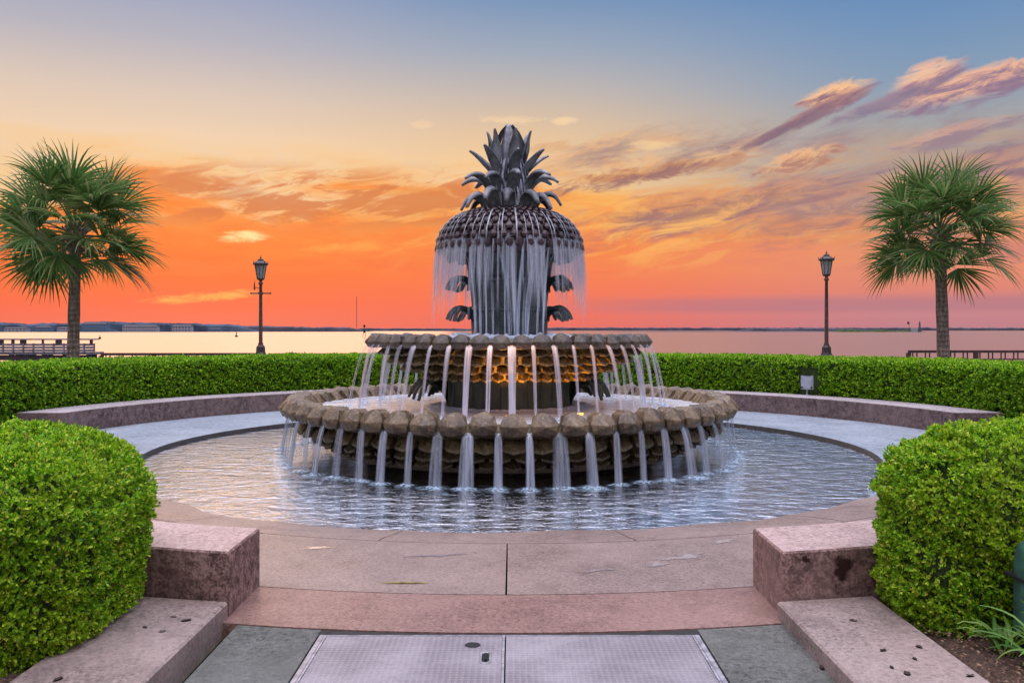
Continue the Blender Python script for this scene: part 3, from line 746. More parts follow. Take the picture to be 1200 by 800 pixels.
def bract_rows(b, rows, count):
    for k, (r_o, zt, zb, lip) in enumerate(rows):
        for j in range(count):
            a = 2*PI*(j+(0.5 if k % 2 == 0 else 0))/count+PHASE
            w = 2*PI*r_o/count*0.84/2*random.uniform(.94, 1.04)
            h = zt-zb; jz = random.uniform(-.006, .006)
            sk = random.uniform(-.012, .012); jr_ = random.uniform(-.02, .015)
            def P(aa, dr, z): return pol(r_o+dr+jr_, a+aa*w/r_o, z+jz+sk*aa-(h*.20*(1-abs(aa)) if z < zt-h*.5 else 0))
            pr = [[P(x, -0.10, zt) for x in (-.7, -.35, 0, .35, .7)],
                  [P(x, -0.01-0.05*abs(x), zt-h*.35) for x in (-.95, -.5, 0, .5, .95)],
                  [P(x, lip*(1-.75*abs(x)), zb+h*.25) for x in (-1, -.5, 0, .5, 1)],
                  [P(x, lip*.9*(1-.7*abs(x)), zb+h*.03) for x in (-.95, -.5, 0, .5, .95)],
                  [P(x, lip*.2, zb) for x in (-.85, -.45, 0, .45, .85)],
                  [P(x, -0.16, zb+.01) for x in (-.85, -.45, 0, .45, .85)]]
            b.grid(pr)
            for side in (0, -1):
                loop = [q[side] for q in pr]
                b.add(loop, [tuple(range(len(loop)))] if side else [tuple(range(len(loop)-1, -1, -1))])
RL, RU = 3.36, 2.14
NL, NU = 58, 48
# --- lower basin
PHASE = -math.asin(0.12/RL)
b = MB()
b.lathe([(2.2, -0.5), (2.2, 0.0), (2.46, 0.01), (2.54, 0.06), (2.55, 0.15), (2.74, 0.19), (2.80, 0.30), (3.00, 0.335), (3.06, 0.46), (3.22, 0.50), (3.29, 0.555),
         (3.25, 0.60), (3.20, 0.66), (3.10, 0.66), (3.05, 0.45), (0.5, 0.45)], 174)
bract_rows(b, [(3.20, 0.50, 0.335, 0.055), (2.96, 0.335, 0.185, 0.05), (2.74, 0.19, 0.062, 0.05)], NL)
b.lathe([(2.56, 0.055), (2.66, 0.05), (2.67, -0.005), (2.55, -0.02), (2.2, -0.02)], 174)
lower = FP('lower_basin', b, M['under'])
for j in range(NL):
    a = 2*PI*(j+0.5)/NL+PHASE
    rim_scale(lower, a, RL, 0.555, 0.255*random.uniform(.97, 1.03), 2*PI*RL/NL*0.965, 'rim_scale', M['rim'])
# pedestal, with leaf brackets
b = MB(); b.lathe([(0.99, 0.40), (0.97, 0.62), (0.955, 0.9), (0.97, 1.0), (1.0, 1.075), (0.8, 1.10)], 96)
for k in range(28):   # shallow vertical fluting joints
    a = 2*PI*(k+.3)/28
    b.grid([[pol(0.968+d, a+s/0.97, z) for s, d in ((-.02, -.01), (-.015, .012), (.015, .012), (.02, -.01))] for z in (0.5, 0.88, 1.02)])
ped = FP('pedestal', b, M['pedestal'], smooth=True)
# --- upper bowl
PH_L = PHASE
PHASE = math.asin(0.035/RU)
b = MB()
b.lathe([(0.9, 1.07), (1.20, 1.075), (1.22, 1.10), (1.26, 1.19), (1.52, 1.205), (1.56, 1.31), (1.74, 1.33), (1.78, 1.44), (1.88, 1.45), (1.90, 1.54), (2.10, 1.565),
         (2.10, 1.63), (2.02, 1.67), (1.95, 1.665), (1.93, 1.5), (0.3, 1.5)], 144)
bract_rows(b, [(1.99, 1.555, 1.45, 0.06), (1.86, 1.455, 1.325, 0.06), (1.65, 1.33, 1.20, 0.055), (1.34, 1.21, 1.075, 0.05)], NU)
upper = FP('upper_bowl', b, M['under'])
for j in range(NU):
    a = 2*PI*(j+0.5)/NU+PHASE
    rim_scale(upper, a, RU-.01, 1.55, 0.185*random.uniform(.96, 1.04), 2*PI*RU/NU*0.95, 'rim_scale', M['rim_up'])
PH_U = PHASE
# --- column
b = MB()
b.lathe([(0.61, 1.45), (0.595, 1.62), (0.575, 1.85), (0.568, 2.06), (0.578, 2.085), (0.592, 2.10), (0.592, 2.125), (0.578, 2.14), (0.582, 2.3), (0.590, 2.53), (0.604, 2.55), (0.614, 2.565), (0.614, 2.59), (0.60, 2.605),
         (0.64, 2.75), (0.70, 2.96), (0.74, 3.0)], 96)
for k in range(20):
    a = 2*PI*(k+.5)/20
    for (z0, z1, r_) in ((1.6, 2.07, .575), (2.15, 2.53, .585), (2.62, 2.97, .645)):
        b.grid([[pol(rr+d, a+s/0.6, z) for s, d in ((-.075, -.02), (-.055, .010), (0, .024), (.055, .010), (.075, -.02))] for z, rr in ((z0, r_-.02), ((z0+z1)/2, r_), (z1, r_+.012 if z1 < 2.9 else r_+.05))])
colm = FP('column', b, M['column'], smooth=True)
# leaf blades in general: swept path with hollow cross-section and thickness
def blade(b, az0, path, widths, thick=0.02, curl=0.25, fan=0.0, cx=0, cy=0, n_c=6):
    """path: list of (r, z); az0 direction; fan: sideways drift in metres along the path"""
    ca, sa = math.sin(az0), -math.cos(az0)
    tx, ty = math.cos(az0), math.sin(az0)
    m_ = len(path); rows = []
    for i, ((r, z), w) in enumerate(zip(path, widths)):
        p0 = path[max(0, i-1)]; p1 = path[min(m_-1, i+1)]
        dr, dzz = p1[0]-p0[0], p1[1]-p0[1]; L = math.hypot(dr, dzz) or 1
        nr_, nz_ = -dzz/L, dr/L               # normal: up/out side
        drift = fan*(i/(m_-1))**1.3
        ringp = []
        for s_ in (1, -1):
            for q in range(n_c):
                x = -1+2*q/(n_c-1); x = x*s_
                off = -curl*w*(x*x)+(thick*0.5*(1-x*x)**.5 if abs(x) < 1 else 0)*s_
                rr = r+nr_*off; zz = z+nz_*off; tt = x*w*0.5+drift
                ringp.append((rr*ca+tt*tx+cx, rr*sa+tt*ty+cy, zz))
        rows.append(ringp)
    b.grid(rows, True, cap=True)
def spline(pts, n_=10):
    pts = [Vector(p) for p in pts]; res = []
    P = [2*pts[0]-pts[1]]+pts+[2*pts[-1]-pts[-2]]
    segs = len(pts)-1
    for i in range(n_+1):
        t_ = i/n_*segs; k = min(int(t_), segs-1); f = t_-k
        p0, p1, p2, p3 = P[k:k+4]
        res.append(0.5*((2*p1)+(p2-p0)*f+(2*p0-5*p1+4*p2-p3)*f*f+(3*p1-p0-3*p2+p3)*f**3))
    return res
def bladepart(parent, name, mt, az0, pts, w0, wmid, wtip, fan=0.0, thick=0.03, curl=0.25, n_=12):
    path = [tuple(p) for p in spline(pts, n_)]
    ws = []
    for i in range(n_+1):
        t_ = i/n_
        ws.append((w0*(1-t_*2)+wmid*t_*2) if t_ < .5 else (wmid*(1-(t_-.5)*2)+wtip*(t_-.5)*2))
    b = MB(); blade(b, az0, path, ws, thick, curl, fan)
    return b.build(name, mt, parent, True)
def leaf_cluster(parent, az0, r, z, scale=1.0, mt=None):
    b = MB()
    sh = [tuple(p) for p in spline([(r-.10, z-.26*scale), (r-.01, z-.12*scale), (r+.07*scale, z-.03*scale), (r+.20*scale, z+.0)], 8)]
    blade(b, az0, sh, [.30*scale, .33*scale, .36*scale, .38*scale, .38*scale, .38*scale, .36*scale, .32*scale, .22*scale], .07, .12)
    for k, (da, ln, dn) in enumerate([(-.30, .84, .02), (-.13, .97, -.01), (.02, 1.05, .0), (.16, .92, .02), (.30, .8, .03)]):
        pts = [(r-.08, z-.10*scale), (r+.10*scale, z+.015*scale), (r+.24*scale*ln, z+.02*scale-dn), (r+.33*scale*ln, z-.06*scale-dn), (r+.375*scale*ln, z-.17*scale-dn)]
        path = [tuple(p) for p in spline(pts, 12)]
        ws = [.17*scale*(1-i/12*.55) for i in range(13)]; ws[-1] = .04
        blade(b, az0+da*.5, path, ws, .045, .2, da*.42*scale)
    return b.build('leaf_cluster', mt or M['column'], parent, True)
for z_, r_ in ((2.60, .60), (2.13, .585)):
    for az_ in (90, -90, 128, -128, 165, -165):
        leaf_cluster(colm, R(az_), r_, z_)
for az_ in (78, -78, 104, -104, 135, -135, 165, -165):
    leaf_cluster(colm, R(az_), .66, 3.02, .85)
for az_ in (90, -90, 130, -130, 170):
    leaf_cluster(ped, R(az_), .96, 1.02, 1.55, M['pedestal'])
# --- pineapple dome with studs
b = MB()
dome = [(.46, 3.67), (.60, 3.63), (.77, 3.56), (.91, 3.46), (1.01, 3.35), (1.075, 3.23), (1.11, 3.10), (1.10, 3.0), (1.03, 2.95), (.93, 2.93), (0.80, 2.93), (.62, 2.94)]
b.lathe([(.2, 3.68)]+dome, 96)
# arc length table
def dome_at(s_):
    L = 0
    for (r0, z0), (r1, z1) in zip(dome[:9], dome[1:9]):
        d = math.hypot(r1-r0, z1-z0)
        if s_ <= L+d: f = (s_-L)/d; return r0+(r1-r0)*f, z0+(z1-z0)*f, (r1-r0)/d, (z1-z0)/d
        L += d
    return dome[8][0], dome[8][1], 0, -1
s_ = 0.03; k = 0; NS = 46
while s_ < 1.01:
    r, z, tr_, tz = dome_at(s_); w = 2*PI*r/NS
    nr_, nz_ = -tz, tr_
    for j in range(NS):
        a = 2*PI*(j+(.5 if k % 2 else 0))/NS
        def P(u, v, h): # u tangential, v down slope
            return pol(r+tr_*v+nr_*h, a+u/r, z+tz*v+nz_*h)
        hw, hh, hp = w*.46, w*.56, w*.42
        ring0 = [P(hw*math.sin(q*PI/3+PI/6)*1.0, hh*math.cos(q*PI/3+PI/6), -0.01) for q in range(6)]
        ring1 = [P(hw*.72*math.sin(q*PI/3+PI/6), hh*.72*math.cos(q*PI/3+PI/6)+hp*.15, hp*.75) for q in range(6)]
        b.add(ring0+ring1+[P(0, hp*.45, hp*1.05)], [(q, (q+1) % 6, 6+(q+1) % 6, 6+q) for q in range(6)]+[(6+q, 6+(q+1) % 6, 12) for q in range(6)])
    s_ += w*.86; k += 1
dom = FP('pineapple_body', b, M['studs'])
# --- crown
b = MB(); b.lathe([(.42, 3.66), (.33, 3.82), (.24, 4.05), (.18, 4.3), (.13, 4.55), (.08, 4.75), (.02, 4.88)], 32)
crown = FP('crown_core', b, M['crown'], smooth=True)
def ringleaves(n_, off, pts, w, thick=.035, curl=.28, fan_j=.05, sjit=.05):
    for j in range(n_):
        a = 2*PI*(j+off)/n_+random.uniform(-.05, .05); k = random.uniform(1-sjit, 1+sjit)
        P2 = [(r*(1 if i == 0 else k), z+(k-1)*.3*i) for i, (r, z) in enumerate(pts)]
        bladepart(crown, 'crown_leaf', M['crown'], a, P2, w[0]*1.2, w[1]*1.25, w[2]*1.2, random.uniform(-fan_j, fan_j), thick, curl)
ringleaves(12, .0, [(.36, 3.66), (.43, 3.83), (.56, 3.92), (.69, 3.86), (.78, 3.69)], (.17, .17, .06))
ringleaves(10, .30, [(.26, 3.90), (.36, 4.09), (.52, 4.20), (.67, 4.18), (.78, 4.10)], (.16, .17, .05))
ringleaves(8, .25, [(.17, 4.10), (.26, 4.28), (.38, 4.41), (.52, 4.51), (.63, 4.56)], (.16, .15, .04), sjit=.04)
ringleaves(6, .25, [(.13, 4.22), (.20, 4.45), (.25, 4.62), (.29, 4.76), (.35, 4.90)], (.17, .16, .03), sjit=.02)
ringleaves(4, .0, [(.13, 4.1), (.19, 4.40), (.17, 4.64), (.11, 4.85), (.03, 4.98)], (.20, .20, .05), thick=.05, fan_j=.02, sjit=.01)

# ------------------------------------------------------------------ water bodies
b = MB()
nn_ = 180
b.lathe([(0.001, WZ)]+[(r, WZ) for r in (1.0, 2.3, 3.2, 4.2, 5.0)], nn_)
rows = [[pol(r_, 2*PI*j/nn_, WZ) for j in range(nn_)] for r_ in (5.0, 5.38)]
b.grid(rows, True)
A = [R(-54)+R(108)*j/80 for j in range(81)]
def puddle(cx, cy, pts, z=0.0035, mt=None):
    b = MB(); b.add([(cx, cy, z)]+[(x, y, z) for x, y in pts], [(0, 1+i, 1+(i+1) % len(pts)) for i in range(len(pts))], [(0.5, 0.0)]+[(0.5, 1.0)]*len(pts))
    return tag(b.build('puddle', mt or M['wet']), kind='structure')
for (px, py, rx, ry, sd_) in ((806, 652, .42, .26, 1.0), (770, 662, .22, .12, 2.0), (370, 642, .30, .10, 5.0), (850, 634, .36, .14, 6.0), (520, 650, .5, .12, 7.0), (700, 668, .3, .12, 8.0)):
    Z = 1.8*1035/(py-386.5); x0, y0, _ = photo(px, py, Z); pp_ = []
    for i in range(60):
        an = 2*PI*i/60; k = .75+.8*noise.noise(Vector((math.cos(an)*1.3, math.sin(an)*1.3, sd_)))+.22*noise.noise(Vector((math.cos(an)*4, math.sin(an)*4, sd_)))
        pp_.append((x0+rx*k*math.cos(an)+ry*k*math.sin(an)*.6, y0+ry*k*math.sin(an)+rx*k*math.cos(an)*.25))
    puddle(x0, y0, pp_)
b.grid([[pol(5.38, a, WZ) for a in A], [pol(6.2, a, WZ) for a in A]])
tag(b.build('pool_water', M['pool'], smooth=True), kind='structure')
b = MB(); b.lathe([(.9, .625), (3.15, .625)], 120)
tag(b.build('basin_water', M['basin_water'], smooth=True), kind='structure')
b = MB(); b.lathe([(.5, 1.655), (1.96, 1.655)], 120)
tag(b.build('bowl_water', M['basin_water'], smooth=True), kind='structure')
# foam where the veil meets the upper bowl
def foam_ring(name, r0, r1, z, h, n_=160, seed=0, amp=1.0):
    b = MB(); rows = []
    prof = [(0, 0), (.15, .6), (.4, 1), (.7, .55), (1, 0)]
    for (q, hh) in prof:
        row = []
        for j in range(n_+1):
            a = 2*PI*j/n_
            k = 0.55+0.9*abs(noise.noise(Vector((math.cos(a)*9, math.sin(a)*9, seed))))*amp
            row.append(pol(r0+(r1-r0)*q, a, z+h*hh*k))
        rows.append(row)
    vs = [p for r in rows for p in r]; nc = n_+1
    fs = [(i*nc+j, i*nc+j+1, (i+1)*nc+j+1, (i+1)*nc+j) for i in range(len(prof)-1) for j in range(n_)]
    uvs = [(j/n_, abs(prof[i][0]-.4)*1.5) for i in range(len(prof)) for j in range(nc)]
    b.add(vs, fs, uvs)
    return b.build(name, M['foam'], smooth=True)
tag(foam_ring('foam', .60, 1.15, 1.66, .10, seed=4), 'white foam boiling around the foot of the column in the upper bowl', 'foam')
tag(foam_ring('foam', .96, 1.35, .625, .045, seed=8), 'thin foam line around the green pedestal in the lower basin', 'foam')

# streams ------------------------------------------------------
def stream_mesh(name, r0, z0, z1, vout, w0, w1, m_, th=.03, n_=14, nc=12):
    """closed flattened tube falling outwards along local -Y from the origin"""
    g = 9.81; T = math.sqrt(2*(z0-z1)/g); b = MB(); rows = []; uvs = []
    for i in range(n_+1):
        t_ = T*(i/n_)**.8; y = -(vout*t_); z = z0-.5*g*t_*t_
        w = w0+(w1-w0)*(i/n_)
        for q in range(nc):
            ang = 2*PI*q/nc
            rows.append((math.cos(ang)*w/2, y-math.sin(ang)*th/2, z))
    ps = rows; fs = []; fuv = []
    for i in range(n_):
        for q in range(nc):
            fs.append((i*nc+q, i*nc+(q+1) % nc, (i+1)*nc+(q+1) % nc, (i+1)*nc+q))
            for (ii, qq) in ((i, q), (i, q+1), (i+1, q+1), (i+1, q)):
                fuv.append((.5+.5*math.cos(2*PI*qq/nc), ii/n_))
    me = bpy.data.meshes.new(name); me.from_pydata(ps, [], fs); me.materials.append(m_)
    uvl = me.uv_layers.new(name='UVMap'); uvl.data.foreach_set('uv', [c for p_ in fuv for c in p_])
    me.polygons.foreach_set('use_smooth', [True]*len(fs)); me.update()
    return me
def splash_mesh(rx, ry, h, seed):
    b = MB(); n_ = 20; rows = []
    prof = [(0.02, .6), (.18, 1), (.4, .7), (.7, .3), (1, 0.02)]
    vs = []; uvs = []
    for q, hh in prof:
        for j in range(n_+1):
            a = 2*PI*(j % n_)/n_; k = 1+.35*noise.noise(Vector((math.cos(a)*1.5, math.sin(a)*1.5, seed)))
            vs.append((rx*q*k*math.cos(a), ry*q*k*math.sin(a), h*hh*(.6+.8*abs(noise.noise(Vector((q*5, a*2, seed))))))); uvs.append((j/n_, q))
    nc = n_+1
    b.add(vs, [(i*nc+j, i*nc+j+1, (i+1)*nc+j+1, (i+1)*nc+j) for i in range(len(prof)-1) for j in range(n_)], uvs)
    return b
def sector(a):
    d = math.degrees((a+PI) % (2*PI)-PI)
    if abs(d) < 20: return 'front middle'
    if abs(d) < 62: return 'front %s' % ('right' if d > 0 else 'left')
    if abs(d) < 115: return 'far %s end' % ('right' if d > 0 else 'left')
    return 'hidden back side'
lower_me = [stream_mesh('water_stream', 0, .575, WZ, .22+.06*k, .105+.012*k, .14+.02*k, M['stream'], .035) for k in range(4)]
sp_me = [splash_mesh(.27, .20, .035, k*3.1).build('splash', M['splash'], smooth=True) for k in range(4)]
for s in sp_me: COL.objects.unlink(s)
for j in range(NL):
    a = 2*PI*j/NL+PH_L; k = random.randrange(4)
    o = bpy.data.objects.new('water_stream', lower_me[k]); COL.objects.link(o)
    o.location = pol(RL-.02, a, 0); o.rotation_euler = (0, 0, a); o.scale = (random.uniform(.6, 1.25), random.uniform(.7, 1.4), 1)
    tag(o, 'silky white stream falling from the lower basin into the pool, '+sector(a), 'water stream', 'water streams falling from the lower basin')
    sp = bpy.data.objects.new('splash', sp_me[random.randrange(4)].data); COL.objects.link(sp)
    sp.parent = o; sp.location = (random.uniform(-.02, .02), -(.09+.022*k), WZ); sp.scale = (random.uniform(.8, 1.2), 1, 1)
upper_me = [stream_mesh('water_stream', 0, 1.60, .63, .42+.10*k, .105+.010*k, .050+.02*k, M['stream_up'], .03) for k in range(4)]
sp2_me = [splash_mesh(.13, .10, .045, 20+k*3.1).build('splash', M['splash'], smooth=True) for k in range(2)]
for s in sp2_me: COL.objects.unlink(s)
for j in range(NU):
    a = 2*PI*j/NU+PH_U; k = random.randrange(4)
    o = bpy.data.objects.new('water_stream', upper_me[k]); COL.objects.link(o)
    o.location = pol(RU-.01, a, 0); o.rotation_euler = (0, 0, a+random.uniform(-.05, .05)); o.scale = (random.uniform(.6, 1.35), random.uniform(.8, 1.25), 1)
    tag(o, 'silky water stream falling from the upper bowl into the lower basin, '+sector(a), 'water stream', 'water streams falling from the upper bowl')
    sp = bpy.data.objects.new('splash', sp2_me[random.randrange(2)].data); COL.objects.link(sp)
    sp.parent = o; sp.location = (0, -(.19+.045*k), .627)

# veil falling from the pineapple dome
def ribbon(b, pts, widths, azs, th=.012, nc=6, vmax=1.0):
    """closed flat tube following pts; azs: azimuth the flat side faces"""
    n_ = len(pts)-1; vs = []; uvv = []; fs = []; base = len(b.v)
    for i, (p, w, a) in enumerate(zip(pts, widths, azs)):
        tx, ty = math.cos(a), math.sin(a); ox, oy = math.sin(a), -math.cos(a)
        for q in range(nc):
            an = 2*PI*q/nc; c_, s2 = math.cos(an)*w/2, math.sin(an)*th/2
            vs.append((p[0]+tx*c_+ox*s2, p[1]+ty*c_+oy*s2, p[2])); uvv.append((.5+.5*math.cos(an), i/n_*vmax))
    fs = [(i*nc+q, i*nc+(q+1) % nc, (i+1)*nc+(q+1) % nc, (i+1)*nc+q) for i in range(n_) for q in range(nc)]
    b.add(vs, fs, uvv)
b = MB()
for j in range(190):
    a = 2*PI*(j+random.uniform(-.4, .4))/190
    d = abs((a+PI) % (2*PI)-PI)
    if d < R(52) and random.random() < .5: continue
    r0 = 1.115+random.uniform(-.02, .03); L = random.choice([.6, .8, 1.0, 1.2, 1.3, 1.36]) if d > R(45) else random.uniform(.6, 1.36)
    z0 = random.uniform(3.08, 3.22); w = random.uniform(.025, .10)
    pts = []; 
    for i in range(11):
        t_ = i/10; z = z0-L*t_
        rr = r0+.05*t_**.5+.05*t_
        pts.append(pol(rr, a, z))
    ribbon(b, pts, [w*(1-.3*i/10) for i in range(11)], [a]*11)
for j in range(64):        # soft wide sheets of mist between the threads
    a = 2*PI*(j+random.uniform(-.3, .3))/64; d = abs((a+PI) % (2*PI)-PI)
    if d < R(40) and random.random() < .6: continue
    L = random.uniform(.55, 1.1); w = random.uniform(.12, .24)
    ribbon(b, [pol(1.13+.06*(i/8)**.6, a, 3.15-L*i/8) for i in range(9)], [w]*9, [a]*9, .02)
veil = b.build('water_veil', M['veil'], smooth=True)
tag(veil, 'fine misty veil of water falling all around from the pineapple body', 'water veil')
strands = [(549, 557, .05), (560, 563, .045), (568, 570, .03), (574, 578, .04), (583, 598, .075), (591, 592, .025), (599, 604, .07), (615, 607, .05), (623, 613, .03), (632, 617, .08), (640, 630, .035), (645, 637, .04)]
for (xa, xb, w) in strands:
    b = MB(); z0 = 3.12; z1 = 1.66; pts = []
    x0 = (xa-597)*12.7/1035; x1 = (xb-597)*12.95/1035
    ang0 = math.asin(max(-1, min(1, x0/1.12)))
    for i in range(15):
        t_ = i/14; f = 1-(1-t_)**2.2
        x = x0+(x1-x0)*f
        y = -math.sqrt(max(.02, 1.14**2-x0*x0))*(1-t_)-(math.sqrt(max(0, .66**2-min(x1*x1, .42)))+.18)*t_
        pts.append((x, y, z0+(z1-z0)*t_-.03*math.sin(t_*PI)))
    ribbon(b, pts, [w*(.75+.5*math.sin(i/14*PI)) for i in range(15)], [0.0]*15, .02, 8)
    o = b.build('water_strand', M['strand'], smooth=True)
    tag(o, 'bright blue-white strand of water pouring in front of the %s of the dark column' % ('left edge' if xa < 565 else 'centre' if xa < 622 else 'right edge'), 'water strand', 'strands of water before the column')
# rivulets over the studs
b = MB()
for j in range(26):
    a = R(-85)+R(170)*(j+random.uniform(-.35, .35))/25; pts = []
    s0 = random.uniform(.25, .55)
    for i in range(9):
        r, z, tr_, tz = dome_at(s0+(1.02-s0)*i/8); pts.append(pol(r-tz*.055, a+random.uniform(-.004, .004), z+tr_*.055))
    w = random.choice([.015, .02, .03])
    ribbon(b, pts, [w]*9, [a]*9, .01)
for j in range(16):
    a = R(-90)+R(180)*(j+random.uniform(-.3, .3))/15; pts = []
    for i in range(9):
        t_ = i/8; pts.append(pol(.25+.17*t_+.02*math.sin(t_*6+j), a+.10*math.sin(j)*t_, 4.45-.78*t_))
    w = random.choice([.02, .03, .05])
    ribbon(b, pts, [w]*9, [a]*9, .012)
tag(b.build('water_rivulets', M['veil'], smooth=True), 'thin rivulets of water running down over the studded pineapple body', 'water')

# underwater lamps with amber light under the upper bowl
for (x, y, en) in ((0.0, -1.75, 26), (1.0, -1.40, 15)):
    lr = empty('underwater_lamp', (x, y, .60))
    tag(lr, 'amber floodlight in the lower basin, shining up %s' % ('at the centre front' if x == 0 else ('on the right' if x > 0 else 'on the left')), 'lamp', 'amber lamps in the lower basin')
    b = MB(); b.lathe([(.0001, -.06), (.06, -.05), (.075, .015), (.062, .018)], 16); b.build('lamp_housing', M['black_iron'], lr)
    b = MB(); b.lathe([(.0001, .032), (.04, .03), (.06, .02)], 16); b.build('lamp_lens', M['amber'], lr, True)
    ld = bpy.data.lights.new('lamp_glow', 'SPOT'); ld.energy = en*6; ld.color = (1.0, .40, .05); ld.shadow_soft_size = .06; ld.spot_size = R(125); ld.spot_blend = .8
    lo = bpy.data.objects.new('lamp_glow', ld); COL.objects.link(lo); lo.parent = lr; lo.location = (0, 0, .05)
    lo.rotation_euler = Vector((x*.2, -.35, -1)).to_track_quat('Z', 'Y').to_euler() if False else (R(180-10), 0, 0)

# ------------------------------------------------------------------ hedges
def hedge(name, footprint, H, dens, leaf, mt, label, z0=.02, Rr=.16, keep=None, amp=.05, nleaf=6, spread=.03, group=None, seed=1, z0f=None):
    """footprint: closed CCW polygon (numpy). Leaves scattered over a rounded clipped body."""
    rg = np.random.default_rng(seed)
    P = np.array(footprint, float)
    x, y = P[:, 0], P[:, 1]
    if (x*np.roll(y, -1)-np.roll(x, -1)*y).sum() < 0: P = P[::-1].copy()
    E = np.roll(P, -1, 0)-P; L = np.hypot(E[:, 0], E[:, 1]); T = E/L[:, None]; Nn = np.stack([T[:, 1], -T[:, 0]], 1)
    Nv = Nn+np.roll(Nn, 1, 0); Nv /= np.linalg.norm(Nv, axis=1)[:, None]
    cum = np.concatenate([[0], np.cumsum(L)]); per = cum[-1]
    hs = H-Rr-z0; arcL = Rr*PI/2; tot = hs+arcL
    def side(n_):
        s = rg.uniform(0, per, n_); k = np.clip(np.searchsorted(cum, s)-1, 0, len(P)-1); f = (s-cum[k])/L[k]
        k2 = (k+1) % len(P)
        p = P[k]*(1-f)[:, None]+P[k2]*f[:, None]; nn = Nv[k]*(1-f)[:, None]+Nv[k2]*f[:, None]; nn /= np.linalg.norm(nn, axis=1)[:, None]
        t_ = rg.uniform(0, tot, n_); th = np.clip((t_-hs)/Rr, 0, PI/2)
        z = np.where(t_ < hs, z0+t_, H-Rr+Rr*np.sin(th)); inw = np.where(t_ < hs, 0, Rr*(1-np.cos(th)))
        inw = inw+.10*np.clip(1-(z-z0)/(H*.5), 0, 1)**2
        pos = np.concatenate([p-nn*inw[:, None], z[:, None]], 1)
        nor = np.concatenate([nn*np.cos(th)[:, None], np.sin(th)[:, None]], 1)
        return pos, nor
    def inside_dist(q):
        d = np.full(len(q), 1e9); ins = np.zeros(len(q), bool)
        for i in range(len(P)):
            a, b_ = P[i], P[(i+1) % len(P)]; ab = b_-a
            t_ = np.clip(((q-a)@ab)/(ab@ab), 0, 1); d = np.minimum(d, np.hypot(*(q-(a+t_[:, None]*ab)).T))
            c = ((a[1] > q[:, 1]) != (b_[1] > q[:, 1])) & (q[:, 0] < (b_[0]-a[0])*(q[:, 1]-a[1])/(b_[1]-a[1]+1e-12)+a[0]); ins ^= c
        return d, ins
    areaS = per*tot; pos1, nor1 = side(int(areaS*dens))
    mn, mxx = P.min(0), P.max(0); areaB = np.prod(mxx-mn)
    q = rg.uniform(mn, mxx, (int(areaB*dens), 2)); d, ins = inside_dist(q); q = q[ins & (d > Rr*.9)]
    pos2 = np.concatenate([q, np.full((len(q), 1), H)], 1); nor2 = np.tile([0, 0, 1.0], (len(q), 1))
    pos = np.concatenate([pos1, pos2]); nor = np.concatenate([nor1, nor2])
    if keep is not None: kk = keep(pos); pos, nor = pos[kk], nor[kk]
    # uneven surface, a few thin spots
    hole = np.sin(pos[:, 0]*9.1+1)*np.sin(pos[:, 1]*8.3+2)*np.sin(pos[:, 2]*10.7+seed)+.5*np.sin(pos[:, 0]*23+pos[:, 2]*19)*np.sin(pos[:, 1]*21+3)
    kk = rg.uniform(0, 1, len(pos)) > np.clip((hole-.45)*1.6, 0, .8); pos, nor = pos[kk], nor[kk]
    def ns(p, f, s):
        return (np.sin(p[:, 0]*f*1.0+s)*np.sin(p[:, 1]*f*1.13+s*2)*.5+np.sin(p[:, 2]*f*1.3+p[:, 0]*f*.7+s*3)*.5)
    bumpy = (ns(pos, 3.1, 1)+.7*ns(pos, 7.3, 2)+.8*ns(pos, 17.0, 4)+.9*ns(pos, 37, 5)+.6*ns(pos, 63, 7))*amp*.5
    depth = rg.uniform(0, 1, len(pos))**2*spread*2.2
    pos = pos+nor*(bumpy-depth)[:, None]
    ns_ = len(pos)
    # sprigs: nleaf leaves around an outward-ish twig
    tw = nor+rg.normal(0, .5, (ns_, 3))+np.array([0, 0, .25]); tw /= np.linalg.norm(tw, axis=1)[:, None]
    ref = np.tile([.31, .52, .8], (ns_, 1)); u = np.cross(tw, ref); u /= np.linalg.norm(u, axis=1)[:, None]; v = np.cross(tw, u)
    ln, wd = leaf
    V = []; 
    for i in range(nleaf):
        a = 2*PI*i/nleaf+rg.uniform(-.5, .5, ns_); tilt = rg.uniform(.25, 1.15, ns_)
        rad = u*np.cos(a)[:, None]+v*np.sin(a)[:, None]
        ld = tw*np.cos(tilt)[:, None]+rad*np.sin(tilt)[:, None]
        ac = np.cross(ld, tw*np.sin(tilt)[:, None]-rad*np.cos(tilt)[:, None]); ac /= np.linalg.norm(ac, axis=1)[:, None]+1e-9
        sz = rg.uniform(.7, 1.25, ns_)[:, None]
        b0 = pos+tw*(rg.uniform(-.5, .6, ns_)[:, None]*ln*1.1)
        p0 = b0; p2 = b0+ld*ln*sz; pm = b0+ld*ln*.55*sz
        V.append(np.stack([p0, pm+ac*wd*.5*sz, p2, pm-ac*wd*.5*sz], 1))
    V = np.concatenate(V).reshape(-1, 3); nf = len(V)//4
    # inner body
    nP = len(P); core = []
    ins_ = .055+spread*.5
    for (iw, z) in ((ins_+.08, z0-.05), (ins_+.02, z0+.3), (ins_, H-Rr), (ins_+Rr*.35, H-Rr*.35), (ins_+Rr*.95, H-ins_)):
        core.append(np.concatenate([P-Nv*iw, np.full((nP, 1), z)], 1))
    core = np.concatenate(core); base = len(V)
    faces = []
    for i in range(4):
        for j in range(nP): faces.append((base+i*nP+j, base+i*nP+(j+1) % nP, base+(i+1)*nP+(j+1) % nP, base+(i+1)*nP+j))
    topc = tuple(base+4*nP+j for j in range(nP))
    allV = np.concatenate([V, core])
    me = bpy.data.meshes.new(name)
